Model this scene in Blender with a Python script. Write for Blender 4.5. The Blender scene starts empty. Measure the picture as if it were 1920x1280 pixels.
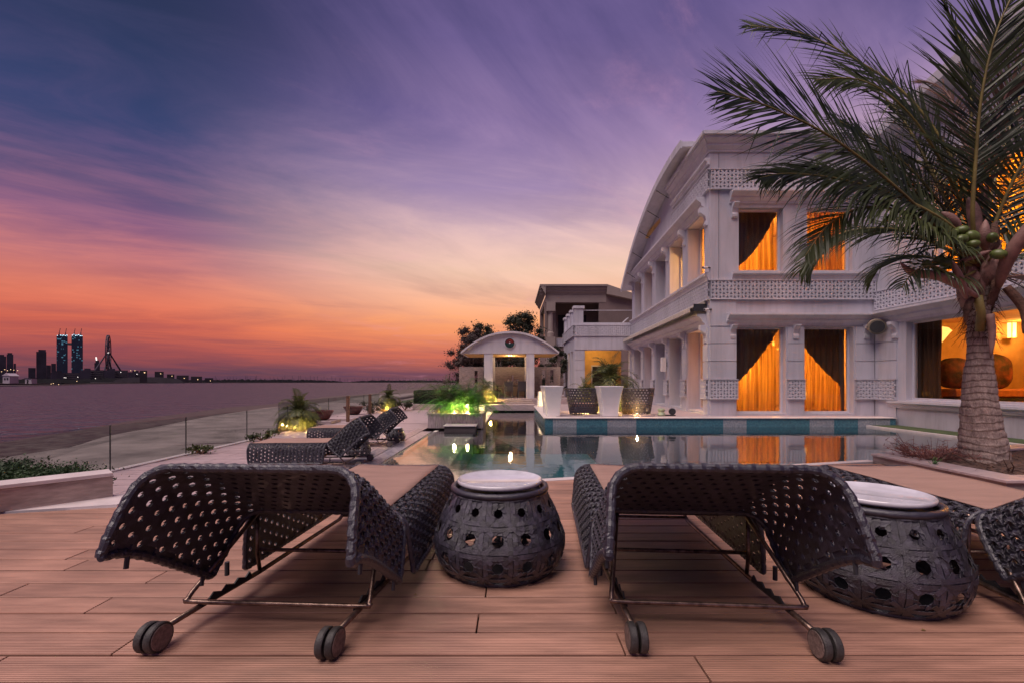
import bpy, bmesh, math, random
from mathutils import Vector, Matrix, noise
R = math.radians
rnd = random.Random(7)
SC = bpy.context.scene
COL = SC.collection

# ---------------------------------------------------------------- camera, sky, sun, exposure
F = 853.0            # focal length in photo pixels (1920 wide)
EYE = 1.55           # metres above the lower terrace (terrace z=0, timber deck z=0.40)
DECK = 0.40
cam_d = bpy.data.cameras.new('camera'); cam = bpy.data.objects.new('camera', cam_d); COL.objects.link(cam)
cam.location = (0, 0, EYE); cam.rotation_euler = (R(90), 0, 0)
cam_d.sensor_width = 36; cam_d.lens = F / 1920 * 36
cam_d.shift_y = (715 - 640) / 1920
cam_d.clip_start = 0.05; cam_d.clip_end = 60000
SC.camera = cam
SC.view_settings.view_transform = 'Standard'
SC.view_settings.look = 'None'
SC.view_settings.exposure = 0.12
SC.view_settings.gamma = 1
SC.view_settings.use_curve_mapping = False
SC.render.engine = 'CYCLES'
SC.cycles.max_bounces = 8; SC.cycles.transparent_max_bounces = 16
SC.cycles.glossy_bounces = 4; SC.cycles.diffuse_bounces = 3; SC.cycles.transmission_bounces = 4
SC.cycles.use_denoising = True
SC.cycles.sample_clamp_indirect = 4.0
SC.cycles.caustics_reflective = False; SC.cycles.caustics_refractive = False

def lin(c):
    return tuple((v/255/12.92 if v/255 <= .04045 else ((v/255+.055)/1.055)**2.4) for v in c)

def rgb(*c):
    return (*lin(c), 1.0)

world = bpy.data.worlds.new('World'); SC.world = world; world.use_nodes = True
wt = world.node_tree; wn = wt.nodes; wl = wt.links; wn.clear()
def N(nodes, t, **kw):
    n = nodes.new(t)
    for k, v in kw.items(): setattr(n, k, v)
    return n
def math_(nodes, links, op, a, b=None, clamp=False):
    n = nodes.new('ShaderNodeMath'); n.operation = op; n.use_clamp = clamp
    for i, v in enumerate((a, b)):
        if v is None: continue
        if isinstance(v, (int, float)): n.inputs[i].default_value = v
        else: links.new(v, n.inputs[i])
    return n.outputs[0]
def ramp(nodes, links, fac, stops, interp='LINEAR'):
    n = nodes.new('ShaderNodeValToRGB'); n.color_ramp.interpolation = interp
    e = n.color_ramp.elements
    while len(e) > 1: e.remove(e[-1])
    e[0].position = stops[0][0]; e[0].color = stops[0][1]
    for p, c in stops[1:]:
        x = e.new(p); x.color = c
    links.new(fac, n.inputs[0]); return n.outputs[0]
def mixc(nodes, links, f, a, b, mode='MIX'):
    n = nodes.new('ShaderNodeMix'); n.data_type = 'RGBA'; n.blend_type = mode
    for s, v in ((n.inputs[0], f), (n.inputs[6], a), (n.inputs[7], b)):
        if isinstance(v, (int, float)): s.default_value = v
        elif isinstance(v, tuple): s.default_value = v
        else: links.new(v, s)
    return n.outputs[2]

tc = N(wn, 'ShaderNodeTexCoord')
sep = N(wn, 'ShaderNodeSeparateXYZ'); wl.new(tc.outputs['Generated'], sep.inputs[0])
M_ = lambda op, a, b=None, clamp=False: math_(wn, wl, op, a, b, clamp)
dx, dy, dz = sep.outputs
zc = M_('MAXIMUM', dz, 0.0)
def srgb_ramp(lst): return ramp(wn, wl, zc, [(z, rgb(*c)) for z, c in lst])
# left of the glow, in the glow, and the sky behind the camera
Lr = srgb_ramp([(0, (76, 58, 76)), (.02, (88, 62, 78)), (.055, (146, 76, 80)), (.095, (192, 94, 80)), (.14, (204, 112, 92)),
                (.20, (178, 110, 118)), (.26, (124, 88, 124)), (.32, (74, 74, 114)), (.40, (54, 66, 108)), (.55, (42, 52, 84)), (.8, (38, 38, 76)), (1, (36, 36, 74))])
Gr = srgb_ramp([(0, (104, 70, 84)), (.02, (128, 78, 86)), (.06, (198, 108, 90)), (.11, (232, 146, 106)), (.17, (240, 180, 148)),
                (.24, (230, 192, 168)), (.31, (200, 168, 178)), (.39, (158, 134, 172)), (.50, (106, 92, 144)), (.62, (72, 68, 114)), (.8, (52, 50, 96)), (1, (44, 42, 84))])
Br = srgb_ramp([(0, (78, 66, 96)), (.1, (112, 84, 118)), (.3, (96, 82, 130)), (.6, (64, 60, 108)), (1, (44, 42, 84))])
hl = M_('SQRT', M_('ADD', M_('MULTIPLY', dx, dx), M_('MULTIPLY', dy, dy)))
az = M_('DIVIDE', M_('ADD', M_('MULTIPLY', dx, .28), M_('MULTIPLY', dy, .96)), M_('MAXIMUM', hl, 1e-4))   # cos of angle to the glow
mr = N(wn, 'ShaderNodeMapRange', interpolation_type='SMOOTHSTEP'); wl.new(az, mr.inputs[0])
mr.inputs[1].default_value = .56; mr.inputs[2].default_value = .99
mb_ = N(wn, 'ShaderNodeMapRange', interpolation_type='SMOOTHSTEP'); wl.new(az, mb_.inputs[0])
mb_.inputs[1].default_value = -.35; mb_.inputs[2].default_value = .45
base = mixc(wn, wl, mb_.outputs[0], Br, mixc(wn, wl, mr.outputs[0], Lr, Gr))
# streaky cirrus: noise on a cloud plane, stretched along the wind
zp = M_('ADD', zc, .10)
cx = M_('DIVIDE', dx, zp); cy = M_('DIVIDE', dy, zp)
cmb = N(wn, 'ShaderNodeCombineXYZ'); wl.new(cx, cmb.inputs[0]); wl.new(cy, cmb.inputs[1])
def cloud(rot, sx, sy, det, rough, lo, hi, dist=.4, off=0.0):
    m = N(wn, 'ShaderNodeMapping', vector_type='TEXTURE'); m.inputs['Rotation'].default_value = (0, 0, R(rot)); m.inputs['Scale'].default_value = (1/sx, 1/sy, 1)
    m.inputs['Location'].default_value = (off, off*.7, off)
    wl.new(cmb.outputs[0], m.inputs[0])
    t = N(wn, 'ShaderNodeTexNoise'); t.inputs['Scale'].default_value = 1; t.inputs['Detail'].default_value = det
    t.inputs['Roughness'].default_value = rough; t.inputs['Distortion'].default_value = dist
    wl.new(m.outputs[0], t.inputs[0])
    r = N(wn, 'ShaderNodeMapRange', interpolation_type='SMOOTHSTEP'); wl.new(t.outputs[0], r.inputs[0])
    r.inputs[1].default_value = lo; r.inputs[2].default_value = hi
    return r.outputs[0]
c1 = cloud(-52, .80, .42, 8, .62, .38, .72, 1.3, 3.1)
c2 = cloud(-62, 2.8, .95, 9, .64, .40, .76, 1.2, 7.7)
c3 = cloud(-30, .55, .22, 4, .5, .42, .66, 1.0, 1.3)
# what a cloud looks like at each height
Cg = srgb_ramp([(0, (110, 66, 78)), (.06, (226, 118, 86)), (.13, (255, 172, 112)), (.22, (248, 202, 180)), (.32, (232, 194, 188)), (.45, (182, 150, 186)), (.6, (126, 106, 158)), (1, (80, 70, 120))])
Cl = srgb_ramp([(0, (90, 62, 78)), (.05, (178, 84, 78)), (.10, (226, 112, 82)), (.17, (226, 132, 110)), (.26, (192, 122, 134)), (.36, (126, 94, 136)), (.5, (80, 76, 116)), (1, (54, 50, 92))])
cc = mixc(wn, wl, mr.outputs[0], Cl, Cg)
cc = mixc(wn, wl, mb_.outputs[0], Br, cc)
k1 = M_('MULTIPLY', c1, .74); s1 = mixc(wn, wl, k1, base, cc)
k2 = M_('MULTIPLY', M_('MULTIPLY', c2, M_('ADD', M_('MULTIPLY', c3, .7), .3)), .80); s2 = mixc(wn, wl, k2, s1, cc)
# darker blue-grey bars
c4 = cloud(-58, 1.1, .50, 6, .55, .48, .76, .9, 15.2)
dk = mixc(wn, wl, .5, base, rgb(58, 52, 92))
s3 = mixc(wn, wl, M_('MULTIPLY', c4, .50), s2, dk)
c5 = cloud(-58, 2.0, 1.1, 9, .68, .54, .76, .5, 24.7)
s3 = mixc(wn, wl, M_('MULTIPLY', M_('MULTIPLY', c5, mr.outputs[0]), .42), s3, mixc(wn, wl, .5, cc, rgb(214, 150, 176)))
below = M_('LESS_THAN', dz, -.002)
s4 = mixc(wn, wl, below, s3, rgb(60, 48, 58))
bg = N(wn, 'ShaderNodeBackground'); wl.new(s4, bg.inputs[0]); bg.inputs[1].default_value = 1.0
wo = N(wn, 'ShaderNodeOutputWorld'); wl.new(bg.outputs[0], wo.inputs[0])

sd = bpy.data.lights.new('dusk_glow', 'SUN'); so = bpy.data.objects.new('dusk_glow', sd); COL.objects.link(so)
sd.energy = 3.3; sd.angle = R(45); sd.color = (1.0, .82, .76)
so.rotation_euler = Vector((.34, .36, -1.0)).to_track_quat('-Z', 'Y').to_euler()

# ---------------------------------------------------------------- materials
MATS = {}
def mat(name, col, rough=.6, var=.12, scale=6.0, bump=.0, bscale=40.0, metal=0.0, spec=.5, stretch=(1, 1, 1), col2=None, coat=0.0, detail=5):
    m = bpy.data.materials.new(name); m.use_nodes = True; MATS[name] = m
    t = m.node_tree; n = t.nodes; l = t.links
    b = n['Principled BSDF']
    b.inputs['Roughness'].default_value = rough; b.inputs['Metallic'].default_value = metal
    b.inputs['Specular IOR Level'].default_value = spec; b.inputs['Coat Weight'].default_value = coat
    g = N(n, 'ShaderNodeNewGeometry')
    mp = N(n, 'ShaderNodeMapping'); mp.inputs['Scale'].default_value = stretch; l.new(g.outputs['Position'], mp.inputs[0])
    ns = N(n, 'ShaderNodeTexNoise'); ns.inputs['Scale'].default_value = scale; ns.inputs['Detail'].default_value = detail; ns.inputs['Roughness'].default_value = .6
    l.new(mp.outputs[0], ns.inputs[0])
    oi = N(n, 'ShaderNodeObjectInfo')
    a = tuple(max(0, c*(1-var*1.6)) for c in col) if col2 is None else col2
    bcol = tuple(min(1, c*(1+var)) for c in col) if col2 is None else col
    r = N(n, 'ShaderNodeMapRange'); r.inputs[1].default_value = .3; r.inputs[2].default_value = .7; l.new(ns.outputs[0], r.inputs[0])
    f = math_(n, l, 'ADD', r.outputs[0], math_(n, l, 'MULTIPLY', math_(n, l, 'SUBTRACT', oi.outputs['Random'], .5), .5), True)
    l.new(mixc(n, l, f, (*a, 1), (*bcol, 1)), b.inputs['Base Color'])
    rr = N(n, 'ShaderNodeMapRange'); rr.inputs[3].default_value = max(0, rough-.08); rr.inputs[4].default_value = min(1, rough+.1); l.new(ns.outputs[0], rr.inputs[0]); l.new(rr.outputs[0], b.inputs['Roughness'])
    if bump > 0:
        nb = N(n, 'ShaderNodeTexNoise'); nb.inputs['Scale'].default_value = bscale; nb.inputs['Detail'].default_value = 4; l.new(mp.outputs[0], nb.inputs[0])
        bp = N(n, 'ShaderNodeBump'); bp.inputs['Strength'].default_value = bump; bp.inputs['Distance'].default_value = .02
        l.new(nb.outputs[0], bp.inputs['Height']); l.new(bp.outputs[0], b.inputs['Normal'])
    return m
def emis(name, col, s):
    m = bpy.data.materials.new(name); m.use_nodes = True; n = m.node_tree.nodes
    b = n['Principled BSDF']; b.inputs['Base Color'].default_value = (*col, 1); b.inputs['Emission Color'].default_value = (*col, 1); b.inputs['Emission Strength'].default_value = s
    MATS[name] = m; return m
def leafmat(name, col, col2, rough=.5, trans=.3):
    m = mat(name, col, rough, col2=col2, scale=1.7, detail=2)
    n = m.node_tree.nodes; l = m.node_tree.links; b = n['Principled BSDF']
    tr = N(n, 'ShaderNodeBsdfTranslucent'); l.new(b.inputs['Base Color'].links[0].from_socket, tr.inputs[0])
    mx = N(n, 'ShaderNodeMixShader'); mx.inputs[0].default_value = trans
    l.new(b.outputs[0], mx.inputs[1]); l.new(tr.outputs[0], mx.inputs[2]); l.new(mx.outputs[0], n['Material Output'].inputs[0])
    return m
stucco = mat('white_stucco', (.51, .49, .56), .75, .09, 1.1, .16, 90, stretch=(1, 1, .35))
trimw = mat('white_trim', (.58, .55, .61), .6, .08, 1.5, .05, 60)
brownst = mat('brown_stucco', (.22, .16, .15), .8, .08, 1.0, .1, 60)
brownlt = mat('tan_trim', (.30, .24, .22), .8, .06, 1.0, .1, 60)
trav = mat('travertine', (.42, .33, .34), .38, .16, 3.5, .10, 30, stretch=(1, 4, 4))
travd = mat('travertine_block', (.40, .31, .28), .5, .25, 5, .15, 40, stretch=(1, 1, 5))
travb = mat('planter_travertine', (.44, .36, .36), .45, .45, 5, .15, 40, stretch=(9, 9, .8))
stripst = mat('pale_stone', (.66, .58, .58), .5, .10, 4, .05, 60)
def toned(m):
    n = m.node_tree.nodes; l = m.node_tree.links; b = n['Principled BSDF']; old = b.inputs['Base Color'].links[0].from_socket
    a = N(n, 'ShaderNodeAttribute'); a.attribute_name = 'tone'
    v = N(n, 'ShaderNodeVectorMath', operation='SCALE'); l.new(old, v.inputs[0]); l.new(math_(n, l, 'ADD', math_(n, l, 'MULTIPLY', a.outputs['Fac'], 1.5), .5), v.inputs['Scale'])
    l.new(v.outputs[0], b.inputs['Base Color'])
def stained(m, k=.22):
    n = m.node_tree.nodes; l = m.node_tree.links; b = n['Principled BSDF']; old = b.inputs['Base Color'].links[0].from_socket
    g = N(n, 'ShaderNodeNewGeometry'); mp = N(n, 'ShaderNodeMapping'); mp.inputs['Scale'].default_value = (2.6, 2.6, .22); l.new(g.outputs['Position'], mp.inputs[0])
    t = N(n, 'ShaderNodeTexNoise'); t.inputs['Scale'].default_value = 1.6; t.inputs['Detail'].default_value = 7; t.inputs['Roughness'].default_value = .68; l.new(mp.outputs[0], t.inputs[0])
    r = N(n, 'ShaderNodeMapRange'); r.inputs[1].default_value = .48; r.inputs[2].default_value = .75; r.inputs[3].default_value = 1.0; r.inputs[4].default_value = 1-k; l.new(t.outputs[0], r.inputs[0])
    v = N(n, 'ShaderNodeVectorMath', operation='SCALE'); l.new(old, v.inputs[0]); l.new(r.outputs[0], v.inputs['Scale']); l.new(v.outputs[0], b.inputs['Base Color'])
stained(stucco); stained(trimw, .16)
wicker = mat('dark_wicker', (.026, .023, .037), .35, .25, 30, .45, 260, spec=.85, coat=.15)
rimm = mat('wrapped_wicker', (.026, .023, .038), .40, .25, 40, .3, 220, spec=.8, coat=.2)
toned(wicker); toned(rimm)
steel = mat('bronze_steel', (.22, .15, .12), .34, .45, 25, .1, 120, metal=.85)
rubber = mat('wheel_rubber', (.05, .045, .045), .55, .3, 30, .2, 150)
hubm = mat('wheel_hub', (.17, .125, .115), .5, .4, 60, .2, 90)
cushm = mat('tan_mesh_fabric', (.36, .22, .18), .8, .10, 3, .3, 500, stretch=(1, 5, 1))
ceram = mat('white_lacquer', (.62, .60, .66), .14, .12, 9, .03, 20, coat=.6)
plast = mat('white_polymer', (.72, .68, .72), .45, .04, 3)
darkmetal = mat('dark_metal', (.03, .03, .035), .45, .2, 10)
bowlm = mat('glazed_bowl', (.09, .028, .030), .22, .4, 12, .1, 40)
soilm = mat('garden_soil', (.13, .075, .06), .95, .5, 18, 1.0, 60)
sandm = mat('beach_sand', (.20, .165, .155), .9, .35, .55, .5, 5)
wetsand = mat('wet_sand', (.075, .065, .055), .5, .5, 1.4, .5, 5)
lawnm = mat('lawn', (.045, .07, .025), .9, .3, 3, .6, 30)
curtd = mat('brown_curtain', (.060, .030, .018), .8, .25, 8, .1, 60, stretch=(6, 6, .4))
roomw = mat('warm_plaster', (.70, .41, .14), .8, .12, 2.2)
roomf = mat('wood_floor', (.22, .11, .05), .4, .2, 4)
sofam = mat('red_patterned_velvet', (.26, .055, .022), .75, .3, 2.6, 1.0, 9, col2=(.018, .006, .005))
sofaw = mat('orange_upholstery', (.42, .14, .05), .7, .2, 8)
barkm = mat('palm_bark', (.46, .35, .31), .85, .26, 14, 1.0, 46, stretch=(2.2, 2.2, .6))
def ringbark(m):
    n = m.node_tree.nodes; l = m.node_tree.links; b = n['Principled BSDF']; old = b.inputs['Base Color'].links[0].from_socket
    g = N(n, 'ShaderNodeNewGeometry'); s = N(n, 'ShaderNodeSeparateXYZ'); l.new(g.outputs['Position'], s.inputs[0])
    nz = N(n, 'ShaderNodeTexNoise'); nz.inputs['Scale'].default_value = 3.5; nz.inputs['Detail'].default_value = 3; l.new(g.outputs['Position'], nz.inputs[0])
    ph = math_(n, l, 'FRACT', math_(n, l, 'ADD', math_(n, l, 'MULTIPLY', s.outputs[2], 11.0), math_(n, l, 'MULTIPLY', nz.outputs[0], 1.6)))
    r = ramp(n, l, ph, [(0, (.30, .22, .20, 1)), (.10, (.55, .5, .48, 1)), (.2, (1, 1, 1, 1)), (.85, (.9, .88, .86, 1)), (1, (.4, .32, .3, 1))])
    l.new(mixc(n, l, 1.0, old, r, 'MULTIPLY'), b.inputs['Base Color'])
fibrem = mat('palm_fibre', (.13, .065, .045), .85, .45, 14, .8, 60)
stalkm = mat('frond_stalk', (.22, .17, .05), .5, .25, 5, .1, 50)
ringbark(barkm)
spathem = mat('dry_spathe', (.26, .14, .12), .6, .3, 8, .3, 60)
nutm = mat('green_coconut', (.10, .13, .03), .4, .25, 14)
cocoleaf = leafmat('coconut_leaflet', (.068, .084, .022), (.016, .024, .012), .42, .25)
dryleaf = leafmat('dry_leaflet', (.16, .085, .06), (.05, .03, .025), .7, .2)
dateleaf = leafmat('date_palm_leaflet', (.11, .13, .035), (.045, .06, .022), .5, .25)
brightleaf = leafmat('fountain_plant_leaf', (.08, .26, .03), (.03, .13, .015), .5, .35)
treeleaf = leafmat('tree_leaf', (.045, .048, .026), (.018, .022, .014), .6, .25)
treeleaf2 = leafmat('pinkish_tree_leaf', (.16, .095, .085), (.04, .03, .03), .6, .25)
hedgeleaf = leafmat('hedge_leaf', (.04, .085, .025), (.015, .035, .012), .6, .2)
goldgrass = leafmat('golden_grass', (.36, .24, .08), (.16, .10, .04), .6, .3)
redtwig = leafmat('red_twig', (.22, .07, .06), (.10, .04, .035), .7, .1)
blackm = mat('black_recess', (.012, .010, .012), .6, .2, 5)
brass = mat('brass', (.5, .33, .12), .3, .2, 20, metal=.9)
lampglow = emis('lamp_glass', (1.0, .55, .16), 5)
spotglow = emis('uplight_lens', (1.0, .72, .34), 30)
latglow = emis('lantern_glow', (1.0, .78, .42), 2.2)
cyanlamp = emis('site_lamp', (.55, .85, 1.0), 3.0)
warmdot = emis('far_lamp', (1.0, .66, .34), 1.3)
whitedot = emis('far_white_lamp', (1.0, .9, .85), 1.2)

def planks_mat():
    m = mat('composite_plank', (.47, .25, .18), .44, .22, 2.2, stretch=(1, 8, 1))
    n = m.node_tree.nodes; l = m.node_tree.links; b = n['Principled BSDF']
    g = N(n, 'ShaderNodeNewGeometry'); s = N(n, 'ShaderNodeSeparateXYZ'); l.new(g.outputs['Position'], s.inputs[0])
    w = math_(n, l, 'SINE', math_(n, l, 'MULTIPLY', s.outputs[1], 2*math.pi/.0118))
    old = b.inputs['Base Color'].links[0].from_socket
    fine = N(n, 'ShaderNodeTexNoise'); fine.inputs['Scale'].default_value = 1.1; fine.inputs['Detail'].default_value = 6; l.new(g.outputs['Position'], fine.inputs[0])
    dirt = N(n, 'ShaderNodeMapRange'); dirt.inputs[1].default_value = .35; dirt.inputs[2].default_value = .75; dirt.inputs[3].default_value = 1.08; dirt.inputs[4].default_value = .74; l.new(fine.outputs[0], dirt.inputs[0])
    gr = N(n, 'ShaderNodeMapRange'); gr.inputs[1].default_value = -1; gr.inputs[2].default_value = -.2; gr.inputs[3].default_value = .62; gr.inputs[4].default_value = 1.0; l.new(w, gr.inputs[0])
    v = N(n, 'ShaderNodeVectorMath', operation='SCALE'); l.new(old, v.inputs[0]); l.new(math_(n, l, 'MULTIPLY', gr.outputs[0], dirt.outputs[0]), v.inputs['Scale'])
    l.new(v.outputs[0], b.inputs['Base Color'])
    bp = N(n, 'ShaderNodeBump'); bp.inputs['Strength'].default_value = .7; bp.inputs['Distance'].default_value = .002; l.new(w, bp.inputs['Height']); l.new(bp.outputs[0], b.inputs['Normal'])
    return m
plankm = planks_mat()

def mosaic(name, c1, c2, sc=.03, grout=(.5, .5, .5), rough=.25, big=None):
    m = bpy.data.materials.new(name); m.use_nodes = True; MATS[name] = m
    n = m.node_tree.nodes; l = m.node_tree.links; b = n['Principled BSDF']; b.inputs['Roughness'].default_value = rough
    g = N(n, 'ShaderNodeNewGeometry')
    dv = N(n, 'ShaderNodeVectorMath', operation='SCALE'); dv.inputs['Scale'].default_value = 1/sc; l.new(g.outputs['Position'], dv.inputs[0])
    fl = N(n, 'ShaderNodeVectorMath', operation='FLOOR'); l.new(dv.outputs[0], fl.inputs[0])
    fr_ = N(n, 'ShaderNodeVectorMath', operation='FRACTION'); l.new(dv.outputs[0], fr_.inputs[0])
    wn_ = N(n, 'ShaderNodeTexWhiteNoise'); l.new(fl.outputs[0], wn_.inputs[0])
    col = mixc(n, l, wn_.outputs[0], (*c1, 1), (*c2, 1))
    if big:
        vn = N(n, 'ShaderNodeTexNoise'); vn.inputs['Scale'].default_value = big[0]; vn.inputs['Detail'].default_value = 1; l.new(g.outputs['Position'], vn.inputs[0])
        r = N(n, 'ShaderNodeMapRange'); r.inputs[1].default_value = .53; r.inputs[2].default_value = .58; l.new(vn.outputs[0], r.inputs[0])
        col = mixc(n, l, r.outputs[0], col, mixc(n, l, wn_.outputs[0], (*big[1], 1), (*big[2], 1)))
    s = N(n, 'ShaderNodeSeparateXYZ'); l.new(fr_.outputs[0], s.inputs[0])
    e = math_(n, l, 'MAXIMUM', math_(n, l, 'MAXIMUM', math_(n, l, 'LESS_THAN', s.outputs[0], .10), math_(n, l, 'LESS_THAN', s.outputs[2], .10)), math_(n, l, 'LESS_THAN', s.outputs[1], .10))
    # a flat face keeps one axis nearly constant: use the normal to drop it
    col = mixc(n, l, math_(n, l, 'MULTIPLY', e, .35), col, (*grout, 1))
    l.new(col, b.inputs['Base Color']); return m
tealm = mosaic('teal_mosaic', (.05, .20, .26), (.02, .11, .17), .0335)
groutm = mat('dark_grout', (.10, .08, .085), .9)
greym = mosaic('grey_mosaic', (.34, .36, .41), (.20, .22, .27), .0335)
floorm = mosaic('pool_floor_mosaic', (.18, .68, .74), (.09, .50, .60), .06, (.4, .5, .5), .3, (.33, (.52, .60, .62), (.38, .46, .50)))
rimmos = mosaic('rim_mosaic', (.42, .38, .42), (.24, .22, .27), .055, (.15, .14, .16), .25)
shelfm = mosaic('sky_sheen_mosaic', (.88, .78, .72), (.78, .68, .64), .06, (.6, .55, .5), .3)  # peach-pale colour stands in for bright sky reflected on the pool

def glassmat(name, tint, ior=1.5, rough=.0, base=0.0):
    m = bpy.data.materials.new(name); m.use_nodes = True; MATS[name] = m
    n = m.node_tree.nodes; l = m.node_tree.links; n.clear()
    o = N(n, 'ShaderNodeOutputMaterial'); mx = N(n, 'ShaderNodeMixShader')
    tr = N(n, 'ShaderNodeBsdfTransparent'); tr.inputs[0].default_value = (*tint, 1)
    gl = N(n, 'ShaderNodeBsdfGlossy'); gl.inputs['Roughness'].default_value = rough
    g0 = N(n, 'ShaderNodeNewGeometry'); dt = N(n, 'ShaderNodeVectorMath', operation='DOT_PRODUCT'); l.new(g0.outputs['Incoming'], dt.inputs[0]); dt.name = 'facing'
    l.new(g0.outputs['Normal'], dt.inputs[1])
    c0 = math_(n, l, 'POWER', math_(n, l, 'SUBTRACT', 1.0, math_(n, l, 'ABSOLUTE', dt.outputs['Value']), True), 5)
    f0 = ((ior-1)/(ior+1))**2
    f = math_(n, l, 'ADD', math_(n, l, 'MULTIPLY', c0, 1-f0-base), f0+base, True)
    l.new(f, mx.inputs[0]); l.new(tr.outputs[0], mx.inputs[1]); l.new(gl.outputs[0], mx.inputs[2]); l.new(mx.outputs[0], o.inputs[0])
    return m
paneglass = glassmat('window_glass', (.86, .82, .76), 1.4, 0, .0)
fenceglass = glassmat('fence_glass', (.86, .88, .88), 1.25, .0, .0)
waterm = glassmat('pool_water', (.88, .98, 1.0), 1.36, .0, .50)
def waterbump(m, scale, strength, stretch, dist=.02):
    n = m.node_tree.nodes; l = m.node_tree.links
    g = N(n, 'ShaderNodeNewGeometry'); mp = N(n, 'ShaderNodeMapping'); mp.inputs['Scale'].default_value = stretch; l.new(g.outputs['Position'], mp.inputs[0])
    t = N(n, 'ShaderNodeTexNoise'); t.inputs['Scale'].default_value = scale; t.inputs['Detail'].default_value = 4; l.new(mp.outputs[0], t.inputs[0])
    bp = N(n, 'ShaderNodeBump'); bp.inputs['Strength'].default_value = strength; bp.inputs['Distance'].default_value = dist; l.new(t.outputs[0], bp.inputs['Height'])
    for x in n:
        if 'Normal' in x.inputs and x.type not in ('BUMP',): l.new(bp.outputs[0], x.inputs['Normal'])
        if x.name == 'facing': l.new(bp.outputs[0], x.inputs[1])
waterbump(waterm, 3.0, .16, (1, 1, 1))
seam_ = bpy.data.materials.new('sea_water'); seam_.use_nodes = True
_b = seam_.node_tree.nodes['Principled BSDF']; _b.inputs['Base Color'].default_value = (.034, .032, .055, 1); _b.inputs['Roughness'].default_value = .36; _b.inputs['IOR'].default_value = 1.33; _b.inputs['Specular Tint'].default_value = (.60, .64, .76, 1)
waterbump(seam_, .9, 1.0, (.35, .9, 1), 2.2)
def sheer(name, col):
    m = bpy.data.materials.new(name); m.use_nodes = True; MATS[name] = m
    n = m.node_tree.nodes; l = m.node_tree.links; n.clear()
    o = N(n, 'ShaderNodeOutputMaterial'); mx = N(n, 'ShaderNodeMixShader'); m2 = N(n, 'ShaderNodeMixShader')
    tr = N(n, 'ShaderNodeBsdfTransparent'); tr.inputs[0].default_value = (1, .72, .42, 1); tl = N(n, 'ShaderNodeBsdfTranslucent'); df = N(n, 'ShaderNodeBsdfDiffuse')
    g = N(n, 'ShaderNodeNewGeometry'); mp = N(n, 'ShaderNodeMapping'); mp.inputs['Scale'].default_value = (9, 9, .25); l.new(g.outputs['Position'], mp.inputs[0])
    t = N(n, 'ShaderNodeTexNoise'); t.inputs['Scale'].default_value = 1; t.inputs['Detail'].default_value = 4; l.new(mp.outputs[0], t.inputs[0])
    r = ramp(n, l, t.outputs[0], [(.34, (*[c*.22 for c in col], 1)), (.66, (*col, 1))])
    l.new(r, tl.inputs[0]); l.new(r, df.inputs[0])
    m2.inputs[0].default_value = .12; l.new(tl.outputs[0], m2.inputs[1]); l.new(df.outputs[0], m2.inputs[2])
    mx.inputs[0].default_value = .68; l.new(tr.outputs[0], mx.inputs[1]); l.new(m2.outputs[0], mx.inputs[2]); l.new(mx.outputs[0], o.inputs[0]); return m
sheerm = sheer('amber_sheer', (.70, .40, .085))
sheery = sheer('yellow_sheer', (.80, .48, .08))
def tower_mat():
    m = mat('hazed_tower_cladding', (.030, .045, .075), .4, .2, .02)  # bluish-dark tint stands in for distance haze
    n = m.node_tree.nodes; l = m.node_tree.links; b = n['Principled BSDF']
    g = N(n, 'ShaderNodeNewGeometry'); dv = N(n, 'ShaderNodeVectorMath', operation='DIVIDE'); dv.inputs[1].default_value = (6, 6, 6); l.new(g.outputs['Position'], dv.inputs[0])
    fl = N(n, 'ShaderNodeVectorMath', operation='FLOOR'); l.new(dv.outputs[0], fl.inputs[0]); w = N(n, 'ShaderNodeTexWhiteNoise'); l.new(fl.outputs[0], w.inputs[0])
    s = N(n, 'ShaderNodeSeparateXYZ'); l.new(g.outputs['Position'], s.inputs[0])
    hi = N(n, 'ShaderNodeMapRange'); hi.inputs[1].default_value = 60; hi.inputs[2].default_value = 240; hi.inputs[3].default_value = .985; hi.inputs[4].default_value = .90; l.new(s.outputs[2], hi.inputs[0])
    e = math_(n, l, 'GREATER_THAN', w.outputs[0], hi.outputs[0])
    b.inputs['Emission Color'].default_value = (.18, .5, .7, 1); l.new(math_(n, l, 'MULTIPLY', e, .28), b.inputs['Emission Strength']); return m
towerm = tower_mat()
farm = mat('far_city', (.055, .045, .070), .8, .3, .02)
farland = mat('far_shore_land', (.040, .032, .042), .95, .3, .02)
farsand = mat('far_shore_sand', (.10, .075, .08), .95, .2, .02)
fartree = mat('far_tree', (.015, .014, .018), .95, .3, .05)
farwhite = mat('far_white_wall', (.42, .36, .42), .8, .1, .1)

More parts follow.
